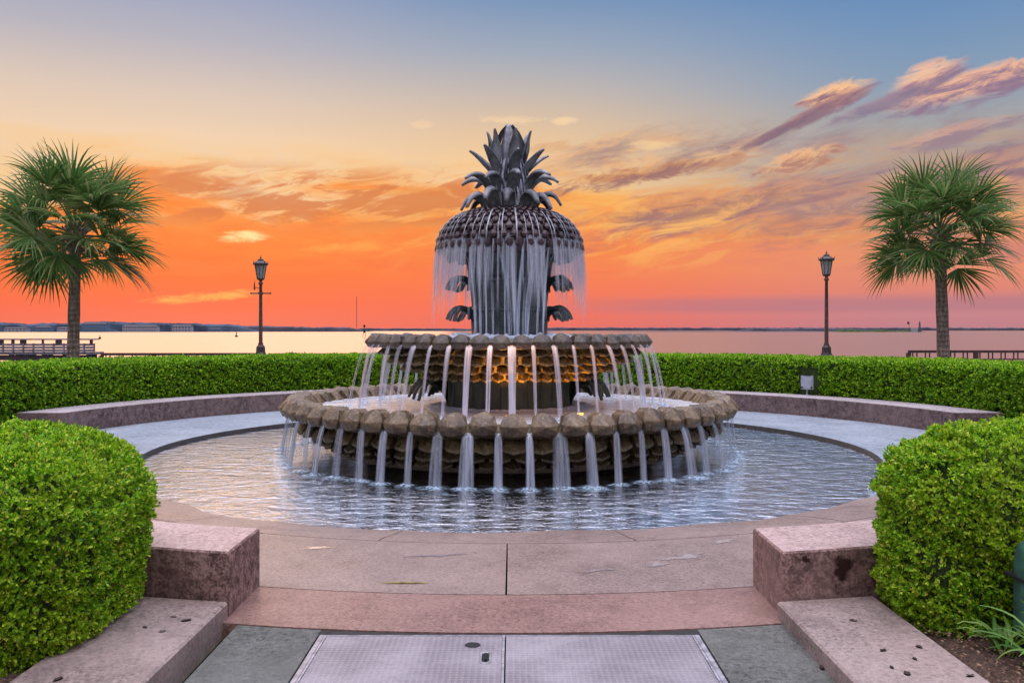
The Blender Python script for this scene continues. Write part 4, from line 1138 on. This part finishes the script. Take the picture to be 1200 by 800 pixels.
    nq = nf+len(faces); loops = np.concatenate([np.arange(nf*4), np.array(faces).ravel(), np.array(topc)])
    me.vertices.add(len(allV)); me.vertices.foreach_set('co', allV.ravel())
    me.loops.add(len(loops)); me.loops.foreach_set('vertex_index', loops.astype(np.int32))
    me.polygons.add(nq+1)
    ls = np.concatenate([np.arange(nq)*4, [nq*4]]); lt = np.concatenate([np.full(nq, 4), [nP]])
    me.polygons.foreach_set('loop_start', ls.astype(np.int32)); me.polygons.foreach_set('loop_total', lt.astype(np.int32))
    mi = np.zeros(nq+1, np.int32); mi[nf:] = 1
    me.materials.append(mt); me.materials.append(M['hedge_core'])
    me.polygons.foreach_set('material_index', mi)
    me.update(calc_edges=True); me.validate()
    o = bpy.data.objects.new(name, me); COL.objects.link(o)
    return tag(o, label, 'hedge', group)
def round_poly(pts, radii, seg=6):
    out_ = []; n_ = len(pts)
    for i in range(n_):
        p0, p1, p2 = Vector(pts[i-1]), Vector(pts[i]), Vector(pts[(i+1) % n_])
        r_ = radii[i]; d0 = (p0-p1).normalized(); d1 = (p2-p1).normalized()
        if r_ <= 0: out_.append(tuple(p1)); continue
        a, c = p1+d0*r_, p1+d1*r_
        for k in range(seg+1):
            t_ = k/seg; out_.append(tuple(a*(1-t_)**2+p1*2*t_*(1-t_)+c*t_*t_))
    return out_
# near hedges
fpR = round_poly([(2.30, -8.02), (2.32, -8.86), (5.2, -8.80), (5.2, -6.5), (4.4, -7.12), (3.4, -7.68)], [.36, .42, .1, .1, .2, .35])
fpL = round_poly([(-2.22, -8.0), (-2.20, -9.42), (-5.2, -9.55), (-5.2, -6.5), (-4.4, -7.12), (-3.4, -7.68)], [.5, .55, .1, .1, .2, .5])
kn = lambda p: (np.abs(p[:, 0]) < 4.6)
hedge('hedge', fpR, 1.16, 3600, (.024, .013), M['leaf_near'], 'bright green clipped hedge in the right foreground behind the stained granite wall', Rr=.40, keep=kn, group='clipped green hedges', seed=3, amp=.06)
hedge('hedge', fpL, 1.15, 3600, (.024, .013), M['leaf_near'], 'bright green clipped hedge filling the left foreground behind the granite wall', Rr=.40, keep=kn, group='clipped green hedges', seed=5, amp=.06)
# far ring hedges
for sg in (-1, 1):
    pin = [pol(8.72, sg*(R(83)+R(91)*i/22))[:2] for i in range(23)]; pout = [pol(10.55, sg*(R(83)+R(91)*i/22))[:2] for i in range(22, -1, -1)]
    fl = empty('x'); bpy.data.objects.remove(fl)
    fx, fy = 6.53, 5.56
    kf = (lambda p: ~((np.hypot(p[:, 0]-6.62, p[:, 1]-5.72) < .27) & (p[:, 2] < .98))) if sg > 0 else None
    hedge('hedge', pin+pout, 1.14, 760, (.052, .032), M['leaf_far'], 'long dark green clipped hedge curving behind the %s seat wall' % ('left' if sg < 0 else 'right'), Rr=.10, keep=kf, group='clipped green hedges', seed=9+sg, amp=.04, spread=.035)

# ------------------------------------------------------------------ floodlights on the seat walls
fl = empty('floodlight', (6.50, 5.54, .375), R(-40)); fl.scale = (.88, .88, .9); tag(fl, 'small pale square floodlight on a thin post set against the right rear hedge', 'floodlight')
b = MB(); b.tube([(0, 0, 0), (0, 0, .17)], .013, 8); b.lathe([(.0001, .012), (.04, .01), (.045, 0)], 12); b.build('post', M['fixture'], fl)
b = MB(); b.box(-.15, .15, -.02, .06, .14, .47); b.box(-.12, .12, .06, .12, .18, .43); b.build('housing', M['fixture'], fl)
b = MB(); b.add([(-.09, -.024, .18), (.10, -.024, .18), (.115, -.024, .40), (.08, -.024, .455), (-.08, -.024, .455), (-.115, -.024, .40)], [tuple(range(6))])
b.add([(-.09, -.020, .18), (.10, -.020, .18), (.115, -.020, .40), (.08, -.020, .455), (-.08, -.020, .455), (-.115, -.020, .40)], [tuple(range(5, -1, -1))]); b.build('lens', M['white_glass'], fl)
for x in (-.125, .122):
    b = MB(); b.lathe([(.0001, 0), (.022, 0), (.024, .012)], 10); k = b.build('bolt', M['hole'], fl); k.rotation_euler = (R(90), 0, 0); k.location = (x, -.021, .185)
b = MB(); b.box(-.10, .10, -.03, .04, .475, .485); [b.box(-.09+.05*i, -.08+.05*i, -.03, .03, .485, .53) for i in range(4)]; b.build('hood', M['black_iron'], fl)
x, y, _ = photo(162, 468, 18.6)
fl = empty('spotlight', (x, y, .375), R(35)); tag(fl, 'tiny teal and white spotlight lying on the left seat wall at the hedge foot', 'spotlight')
b = MB(); b.lathe([(.0001, 0), (.05, 0), (.05, .015), (.015, .02), (.015, .06)], 12); b.build('base', M['fixture'], fl)
b = MB(); b.tube([(-.10, .02, .08), (.02, 0, .10), (.08, -.01, .12)], [.03, .055, .06], 12); b.build('housing', M['teal_glass'], fl)
b = MB(); b.tube([(.08, -.01, .12), (.095, -.012, .125)], [.055, .05], 12); b.build('lens', M['white_glass'], fl)
# green utility pedestal and strap-leaved plants at the right edge
gp = empty('utility_pedestal', (2.93, -9.03, .05)); tag(gp, 'rounded dark green utility pedestal in front of the right hedge', 'utility box')
b = MB(); rows = []
for z, s_ in ((0, 1), (.48, 1), (.55, .95), (.59, .8), (.605, .5), (.61, .02)):
    rows.append([(math.copysign(abs(math.cos(q))**.6, math.cos(q))*.15*s_, math.copysign(abs(math.sin(q))**.6, math.sin(q))*.12*s_, z) for q in [2*PI*i/28 for i in range(28)]])
b.grid(rows, True); b.build('body', M['green_box'], gp, True)
b = MB(); b.box(-.16, .16, -.13, .13, .40, .415); b.build('lid_seam', M['hole'], gp)
def lily(x, y, n_, L, label, seed):
    rr = random.Random(seed); b = MB()
    for k in range(n_):
        a = rr.uniform(0, 2*PI); l = L*rr.uniform(.6, 1.1); e0 = rr.uniform(55, 82); p = Vector((rr.uniform(-.04, .04), rr.uniform(-.04, .04), 0)); rows = []
        w = rr.uniform(.012, .02); n2 = 9
        for i in range(n2+1):
            e = R(e0-(i/n2)**1.4*rr.uniform(85, 125)); d = Vector((math.cos(a)*math.cos(e), math.sin(a)*math.cos(e), math.sin(e)))
            side = Vector((-math.sin(a), math.cos(a), 0)); ww = w*(1-(i/n2)**2.2)+.001; up = side.cross(d)
            rows.append([p-side*ww+up*ww*.4, p-up*.002, p+side*ww+up*ww*.4])
            p = p+d*(l/n2)
        b.grid(rows)
    return tag(b.build('strap_leaf_plant', M['lily'], smooth=True, loc=(x, y, .05)), label, 'plant', 'arching strap leaved plants by the right slab')
lily(2.76, -9.34, 50, .46, 'arching green strap leaved plant in the lower right corner beside the slab', 1)
lily(2.72, -9.02, 26, .30, 'small strap leaved plant at the foot of the green utility pedestal', 2)
lily(2.84, -9.62, 40, .40, 'strap leaved plant nearest the camera at the right edge', 3)
# mulch chips
b = MB(); rr = random.Random(5)
for k in range(2600):
    sg = 1; x = rr.uniform(2.38, 3.5); y = rr.uniform(-10.2, -8.2); s_ = rr.uniform(.006, .016); a = rr.uniform(0, PI); z = .075+rr.uniform(0, .015)
    ca, sa = math.cos(a)*s_, math.sin(a)*s_
    b.add([(x-ca, y-sa, z), (x+sa*.4, y-ca*.4, z+rr.uniform(0, .008)), (x+ca, y+sa, z+rr.uniform(-.003, .008)), (x-sa*.4, y+ca*.4, z)], [(0, 1, 2, 3)])
m = leafmat('mulch_chips', [(0, (.05, .025, .015, 1)), (.6, (.16, .08, .05, 1)), (1, (.34, .22, .14, 1))], .8, .1, .0)
o = b.build('mulch', m); tag(o, kind='stuff')

# ------------------------------------------------------------------ palms
def palm(x, y, H, Rc, label, seed, lean=(0, 0), nfr=48, trunk_r=.2, spears=2):
    rr = random.Random(seed)
    root = empty('palm_tree', (x, y, -.1)); tag(root, label, 'palm tree', 'palm trees behind the hedges')
    hz = H
    b = MB(); pts = []; rd = []
    for i in range(13):
        t_ = i/12; pts.append((lean[0]*t_**1.3, lean[1]*t_, hz*t_)); rd.append(trunk_r*(1.12-.22*t_+(.22*max(0, t_-.85)/.15))*(1+.04*math.sin(i*2.3)))
    b.tube(pts, rd, 16); b.build('trunk', M['trunk'], root, True)
    # boots at the crown base
    heart = Vector(pts[-1])
    for k in range(nfr):
        q = (k+.5)/nfr
        e0 = 78-q*100+rr.uniform(-12, 12); a = k*2.39996+rr.uniform(-.25, .25)
        pl = Rc*rr.uniform(.34, .50)*(1 if e0 > -10 else .9); fr = Rc*rr.uniform(.44, .52)
        b = MB(); p = heart+Vector((0, 0, -.35*q)); d_e = e0; path = [p.copy()]; n_ = 7
        for i in range(n_):
            e = R(d_e); d = Vector((math.cos(a)*math.cos(e), math.sin(a)*math.cos(e), math.sin(e)))
            p = p+d*(pl/n_); path.append(p.copy()); d_e -= (3.2 if e0 < 60 else 1.5)+rr.uniform(0, 1.5)
        b.tube(path, [.030-.016*i/n_ for i in range(n_+1)], 5, mi=1, cap=False)
        d = (path[-1]-path[-2]).normalized(); sd_ = d.cross(Vector((0, 0, 1)))
        sd_ = sd_.normalized() if sd_.length > .05 else Vector((-math.sin(a), math.cos(a), 0)); up = sd_.cross(d).normalized()
        ro = rr.uniform(-.9, .9); sd_, up = sd_*math.cos(ro)+up*math.sin(ro), up*math.cos(ro)-sd_*math.sin(ro)
        nsg = 34; base = path[-1]
        for s_ in range(nsg):
            phi = R(-128+256*(s_+.5)/nsg)+rr.uniform(-.03, .03)
            L = fr*(.62+.38*math.cos(phi*.62))*rr.uniform(.9, 1.08)
            e_ = (d*math.cos(phi)+sd_*math.sin(phi))
            e_ = (e_+up*(.28*abs(math.sin(phi)))).normalized()       # folded blade
            lat = (e_.cross(up)).normalized(); pp = base+d*(.10*fr if abs(phi) < 1.2 else 0); n2 = 5; rows = []; dd = e_.copy()
            droop = rr.uniform(.08, .34)
            for i in range(n2+1):
                t_ = i/n2; w = min(R(256)/nsg*L*t_*1.15, .062)*(1 if t_ < .55 else max(0.05, 1-(t_-.5)/.5))
                if i == 0: w = .004
                rows.append([pp-lat*w*.55, pp+up*w*.25, pp+lat*w*.55])
                pp = pp+dd*(L/n2); dd = (dd+Vector((0, 0, -droop*(.25+t_*1.5)))).normalized()
            b.grid(rows)
        b.build('frond', [M['palm_leaf'], M['palm_stalk']], root)
    # upright unopened spears
    b = MB()
    for k in range(spears):
        a = PI+k*.2; e = R(66+6*k) if spears > 1 else R(84); d = Vector((math.cos(a)*math.cos(e), math.sin(a)*math.cos(e), math.sin(e)))
        b.tube([heart, heart+d*Rc*.6, heart+d*Rc*(1.0 if spears > 1 else .7)], [.03, .025, .006], 5)
    b.build('spear_leaf', M['palm_stalk'], root)
    # old leaf bases
    b = MB()
    for k in range(22):
        a = k*2.4; z = hz-.75+.03*k; px_ = Vector((lean[0]*.95, lean[1], z)); d = Vector((math.cos(a), math.sin(a), .9))
        b.tube([px_+d*.10, px_+d*.24, px_+d*rr.uniform(.3, .42)], [.06, .04, .03], 5)
    b.build('leaf_bases', M['trunk'], root)
palm(-12.40, 11.2, 4.70, 2.75, 'tall fan palm at the far left with shaggy hanging leaves, behind the timber pier side', 21, (.1, 0), 44, .155)
palm(13.25, 13.2, 4.9, 2.8, 'tall fan palm on the right with a slightly leaning trunk and round crown', 34, (-.15, 0), 44, .17, 1)

# ------------------------------------------------------------------ lamp posts
def lamp_post(x, y, top, label, arm=False):
    root = empty('street_lamp', (x, y, -.1)); tag(root, label, 'street lamp', 'black lantern lamp posts by the water')
    H = top+.1
    b = MB(); s = 1.0
    b.lathe([(.24, 0), (.24, .45), (.22, .5), (.22, .95), (.25, 1.0), (.25, 1.1), (.18, 1.13), (.15, 1.2), (.14, 1.36), (.09, 1.42), (.07, 1.5), (.0001, 1.5)], 8)
    b.build('base', M['black_iron'], root)
    b = MB(); b.lathe([(.062, 1.5), (.056, 2.5), (.046, H-.95), (.075, H-.93), (.075, H-.88), (.05, H-.86), (.05, H-.80)], 14); b.build('pole', M['bronze_iron'], root, True)
    if arm:
        b = MB(); b.tube([(-.30, 0, H-1.22), (.30, 0, H-1.22)], .022, 8); b.lathe([(.0001, H-1.27), (.075, H-1.26), (.075, H-1.18), (.0001, H-1.17)], 12)
        for sx in (-.31, .31): b.lathe([(.0001, H-1.255), (.03, H-1.24), (.03, H-1.20), (.0001, H-1.185)], 10, cx=sx)
        b.build('ladder_bar', M['bronze_iron'], root)
        b = MB(); b.tube([(-.04, 0, H-1.05), (-.20, 0, H-1.03)], .012, 6); b.lathe([(.0001, H-1.12), (.03, H-1.1), (.022, H-.96), (.01, H-.86), (.0001, H-.76)], 8, cx=-.2); b.build('side_finial', M['bronze_iron'], root)
    lz = H-.80
    b = MB()
    b.lathe([(.09, lz), (.12, lz+.03), (.12, lz+.05), (.10, lz+.06)], 12)
    for k in range(8):
        a = 2*PI*k/8; b.tube([(.115*math.cos(a), .115*math.sin(a), lz+.04), (.19*math.cos(a), .19*math.sin(a), lz+.48)], .009, 5)
    b.lathe([(.17, lz+.47), (.24, lz+.49), (.24, lz+.53), (.15, lz+.60), (.10, lz+.62), (.09, lz+.66), (.05, lz+.68), (.02, lz+.71), (.03, lz+.73), (.012, lz+.75), (.0001, lz+.82)], 16)
    for k in range(4):
        a = 2*PI*k/4+PI/4; b.tube([(.235*math.cos(a), .235*math.sin(a), lz+.52), (.26*math.cos(a), .26*math.sin(a), lz+.58), (.25*math.cos(a), .25*math.sin(a), lz+.61)], [.014, .012, .003], 5)
    lan = b.build('lantern', M['black_iron'], root)
    b = MB(); b.lathe([(.105, lz+.05), (.175, lz+.47)], 8); b.build('glass', M['lamp_glass'], lan)
x, y, _ = photo(305.5, 400, 28.3); lamp_post(x, y, 1.8+87.5*28.3/1035, 'lantern lamp post on the left with a cross bar below its lantern', True)
x, y, _ = photo(968.5, 400, 27.5); lamp_post(x, y, 1.8+93*27.5/1035, 'plain lantern lamp post on the right, without a cross bar')

# ------------------------------------------------------------------ railings, pier
def railing(x0, x1, y, z, label, posts, n_in):
    root = empty('railing', ((x0+x1)/2, y, -.1)); tag(root, label, 'railing', 'dark railings along the seawall')
    cx = (x0+x1)/2
    b = MB(); b.box(x0-cx, x1-cx, -.06, .06, z, z+.085); b.build('top_rail', M['rail_wood'], root)
    b = MB(); b.box(x0-cx, x1-cx, -.025, .025, z-.245, z-.20); b.box(x0-cx, x1-cx, -.025, .025, .12, .16); b.build('lower_rail', M['rail_wood'], root)
    L = x1-x0; nb = max(2, int(L/.42))
    b = MB()
    for i in range(nb):
        xx = -L/2+L*(i+.5)/nb
        for dx in (-.07, .07): b.box(xx+dx-.016, xx+dx+.016, -.016, .016, z-.20, z)
        b.box(xx-.012, xx+.012, -.012, .012, .16, z-.245); b.box(xx-.12-.012, xx-.12+.012, -.012, .012, .16, z-.245)
    b.build('balusters', M['rail_wood'], root)
    npst = posts
    for i in range(npst+1):
        xx = -L/2+L*i/npst
        b = MB(); b.box(xx-.06, xx+.06, -.07, .07, 0, z-.002); b.build('post', M['rail_wood'], root)
railing(13.6, 20.5, 16.4, 1.12, 'dark timber railing at the far right behind the palm', 3, 0)
railing(-14.0, -8.6, 16.4, 1.03, 'dark railing top showing over the hedge between the pier and the left lamp', 3, 0)
railing(-8.2, -5.0, 16.4, 1.02, 'dark railing top showing over the hedge just right of the left lamp', 2, 0)

pr = empty('pier', (-45, 56, -1.5)); tag(pr, 'long grey timber pier with lattice sides and posts over the water at far left', 'pier')
# pier end at photo x=113 -> world x at depth 70
PX = -487/1035*70+.04+45
b = MB(); b.box(-40, PX, 0, 1.5, 1.35, 1.55); b.build('deck', M['grey_wood'], pr)
b = MB()
for k in range(3): b.box(-40, PX, -.08, -.02, 1.60+k*.22, 1.78+k*.22)
for k in range(70): b.box(PX-.1-k*.8, PX-k*.8, -.12, .0, 1.50, 2.25)
b.build('side_boards', M['grey_wood'], pr)
b = MB(); b.box(-40, PX, -.15, .1, 2.50, 2.60); b.box(-40, PX-.3, 1.3, 1.4, 2.50, 2.60); b.build('handrail', M['grey_wood'], pr)
b = MB(); rr = random.Random(3); xx = PX-.2; 
while xx > -38:
    w = rr.choice([.12, .2, .2, .45]); b.box(xx-w, xx, -.1, .05, 2.2, 2.50); xx -= rr.uniform(.6, 1.9)
b.build('rail_posts', M['dark_wood'], pr)
b = MB(); xx = PX-.5; 
while xx > -38:
    w = rr.choice([.3, .3, .7]); b.box(xx-w, xx, .2, .5, -1.5, 1.35); b.box(xx-w, xx, 1.1, 1.4, -1.5, 1.35); xx -= rr.uniform(1.2, 2.6)
b.box(-40, PX-.4, .1, .6, .9, 1.3)
b.build('piles', M['dark_wood'], pr)

# ------------------------------------------------------------------ far shores
def land(name, xl, xr, Z, hl, hr, amp, mt, depth=120, step=3.0, seed=0, freq=1.0, kind='structure'):
    """low land from photo column xl to xr at distance Z, tree line height in metres above sea with bumpy top"""
    b = MB(); X0 = CAM.x+(xl-600)/1035*Z; X1 = CAM.x+(xr-600)/1035*Z; n_ = int((X1-X0)/step); y = CAM.y+Z
    rows = [[], [], [], []]
    for i in range(n_+1):
        t_ = i/n_; x = X0+(X1-X0)*t_
        h = hl+(hr-hl)*t_; hh = h+amp*(noise.noise(Vector((x*.02*freq, seed, 0)))*1.2+noise.noise(Vector((x*.09*freq, seed, 5)))*.8+noise.noise(Vector((x*.3*freq, seed, 9)))*.5)
        e = min(1, min(t_, 1-t_)*n_/12); hh = max(.2, hh)*e
        rows[0].append((x, y, -1.6)); rows[1].append((x, y+2, -1.5+hh*.75)); rows[2].append((x, y+12, -1.5+hh)); rows[3].append((x, y+depth, -1.5))
    b.grid(rows); return tag(b.build(name, mt), kind=kind)
land('land', -260, 125, 1500, 15, 15, 2.2, M['land'], seed=1)
land('land', 90, 300, 1560, 19, 12, 1.6, M['land'], seed=2)
land('land', 215, 430, 1650, 12, 8, 1.8, M['land_r'], seed=3)
land('land', 400, 660, 2600, 9, 6, 1.5, M['land_r'], seed=4, step=5)
land('land', 600, 1420, 4200, 15, 13, 3.0, M['land_r'], seed=5, step=8)
land('land', 860, 1030, 2600, 8, 7, 2.0, M['land_r'], seed=8, step=5)
land('breakwater', 700, 1090, 1500, 1.2, 1.0, .3, M['land_r'], seed=6, step=5)
land('island', 975, 1088, 1450, 3.6, 2.0, 1.6, M['hedge_core'], seed=7, step=1.5, depth=60, freq=2)
def fbuild(px, pw, Z, h, d, mt, label, base=-1.4, roof=True, wins=6, group='distant waterfront buildings', floors=2):
    x = CAM.x+(px-600)/1035*Z; w = pw/1035*Z; y = CAM.y+Z-6
    root = empty('waterfront_building', (x, y, base)); tag(root, label, 'building', group)
    b = MB(); b.box(-w/2, w/2, 0, d, 0, h); b.build('wall', mt, root)
    b = MB(); b.add([(-w/2-.4, -.4, h+.02), (w/2+.4, -.4, h+.02), (w/2+.4, d+.4, h+.02), (-w/2-.4, d+.4, h+.02), (-w/2+1, d/2, h+h*.3), (w/2-1, d/2, h+h*.3)], [(0, 1, 5, 4), (2, 3, 4, 5), (1, 2, 5), (3, 0, 4), (3, 2, 1, 0)]); b.build('roof', M['build_roof'], root)
    for f in range(floors):
        for i in range(wins):
            xx = -w/2+w*(i+.5)/wins; z0 = h*(f+.35)/floors
            b = MB(); b.box(xx-w/wins*.28, xx+w/wins*.28, -.12, -.02, z0, z0+h/floors*.4); b.build('window', M['build_roof'], root)
fbuild(20, 26, 1440, 6, 12, M['build_pale'], 'low pale building on the far left shore, leftmost of the row')
fbuild(52, 18, 1440, 7.5, 12, M['build_blue'], 'low bluish building on the far left shore, just left of the palm trunk')
fbuild(75, 12, 1440, 6.5, 12, M['build_pale'], 'small pale building partly behind the left palm trunk')
fbuild(112, 28, 1480, 13, 14, M['build_blue'], 'long blue-green building right of the left palm trunk', wins=10, floors=3)
fbuild(165, 40, 1480, 9, 14, M['build_pale'], 'long grey building on the far shore between palm and lamp', wins=12)
fbuild(214, 22, 1500, 9.5, 14, M['build_pale'], 'pale block on the far shore left of the left lamp post', wins=6)
fbuild(252, 14, 1500, 5, 12, M['build_blue'], 'tiny bluish house on the far shore just left of the lamp post', wins=4)
# fort on the island
x = CAM.x+(1072-600)/1035*1440; y = CAM.y+1440
root = empty('island_lighthouse', (x, y, -1.4)); tag(root, 'small tower with a stepped top on the island at right', 'tower')
b = MB(); b.lathe([(2.6, 0), (2.2, 7), (1.5, 9), (1.3, 14), (1.6, 14.2)], 10, cx=8); b.build('tower', M['build_roof'], root)
b = MB(); b.lathe([(1.0, 14.2), (1.0, 16), (0.1, 18)], 8, cx=8); b.build('lantern_room', M['build_roof'], root)
b = MB(); b.box(-3, 8, 0, 8, 0, 6.5); b.build('keeper_house', M['build_pale'], root)
root = empty('flagpole', (x-9, y, -1.4)); tag(root, 'flagpole with a dark flag on the island at right', 'flagpole')
b = MB(); b.tube([(0, 0, 0), (0, 0, 17)], .22, 6); b.build('pole', M['build_roof'], root)
b = MB(); b.box(-3.2, -.2, -.1, .1, 12.5, 16.5); b.build('flag', M['hole'], root)
# channel marker, mast, buoy
x = CAM.x+(427-600)/1035*420; y = CAM.y+420
root = empty('channel_marker', (x, y, -1.5)); tag(root, 'small dark channel marker on legs standing in the water left of the fountain', 'channel marker')
b = MB()
for sx in (-1, 1): b.tube([(sx*.9, 0, -.5), (sx*.25, 0, 2.6)], .12, 6)
b.build('legs', M['hole'], root)
b = MB(); b.box(-.5, .5, -.3, .3, 1.9, 3.2); b.tube([(0, 0, 3.2), (0, 0, 5.4)], .09, 6); b.build('platform', M['hole'], root)
b = MB(); b.box(-.5, .5, -.05, .05, 4.6, 5.7); b.build('board', M['hole'], root)
x = CAM.x+(418-600)/1035*2500; y = CAM.y+2500
root = tag(empty('radio_mast', (x, y, -1.5)), 'very tall thin radio mast on the far shore left of the fountain', 'mast')
b = MB(); b.tube([(0, 0, 0), (0, 0, 98)], .7, 4); b.build('mast', M['land_r'], root)
for (px, Z, s_, lab) in ((277, 430, 1.0, 'tiny dark buoy on the water left of the left lamp post'), (117, 330, .6, 'tiny buoy on the water just right of the pier end')):
    x = CAM.x+(px-600)/1035*Z
    b = MB(); b.lathe([(.0001, -.3), (.9*s_, 0), (.9*s_, .4), (.3*s_, .6), (.2*s_, 2.0*s_), (.0001, 2.3*s_)], 10)
    tag(b.build('buoy', M['hole'], loc=(x, CAM.y+Z, -1.5)), lab, 'buoy', 'buoys on the harbour')
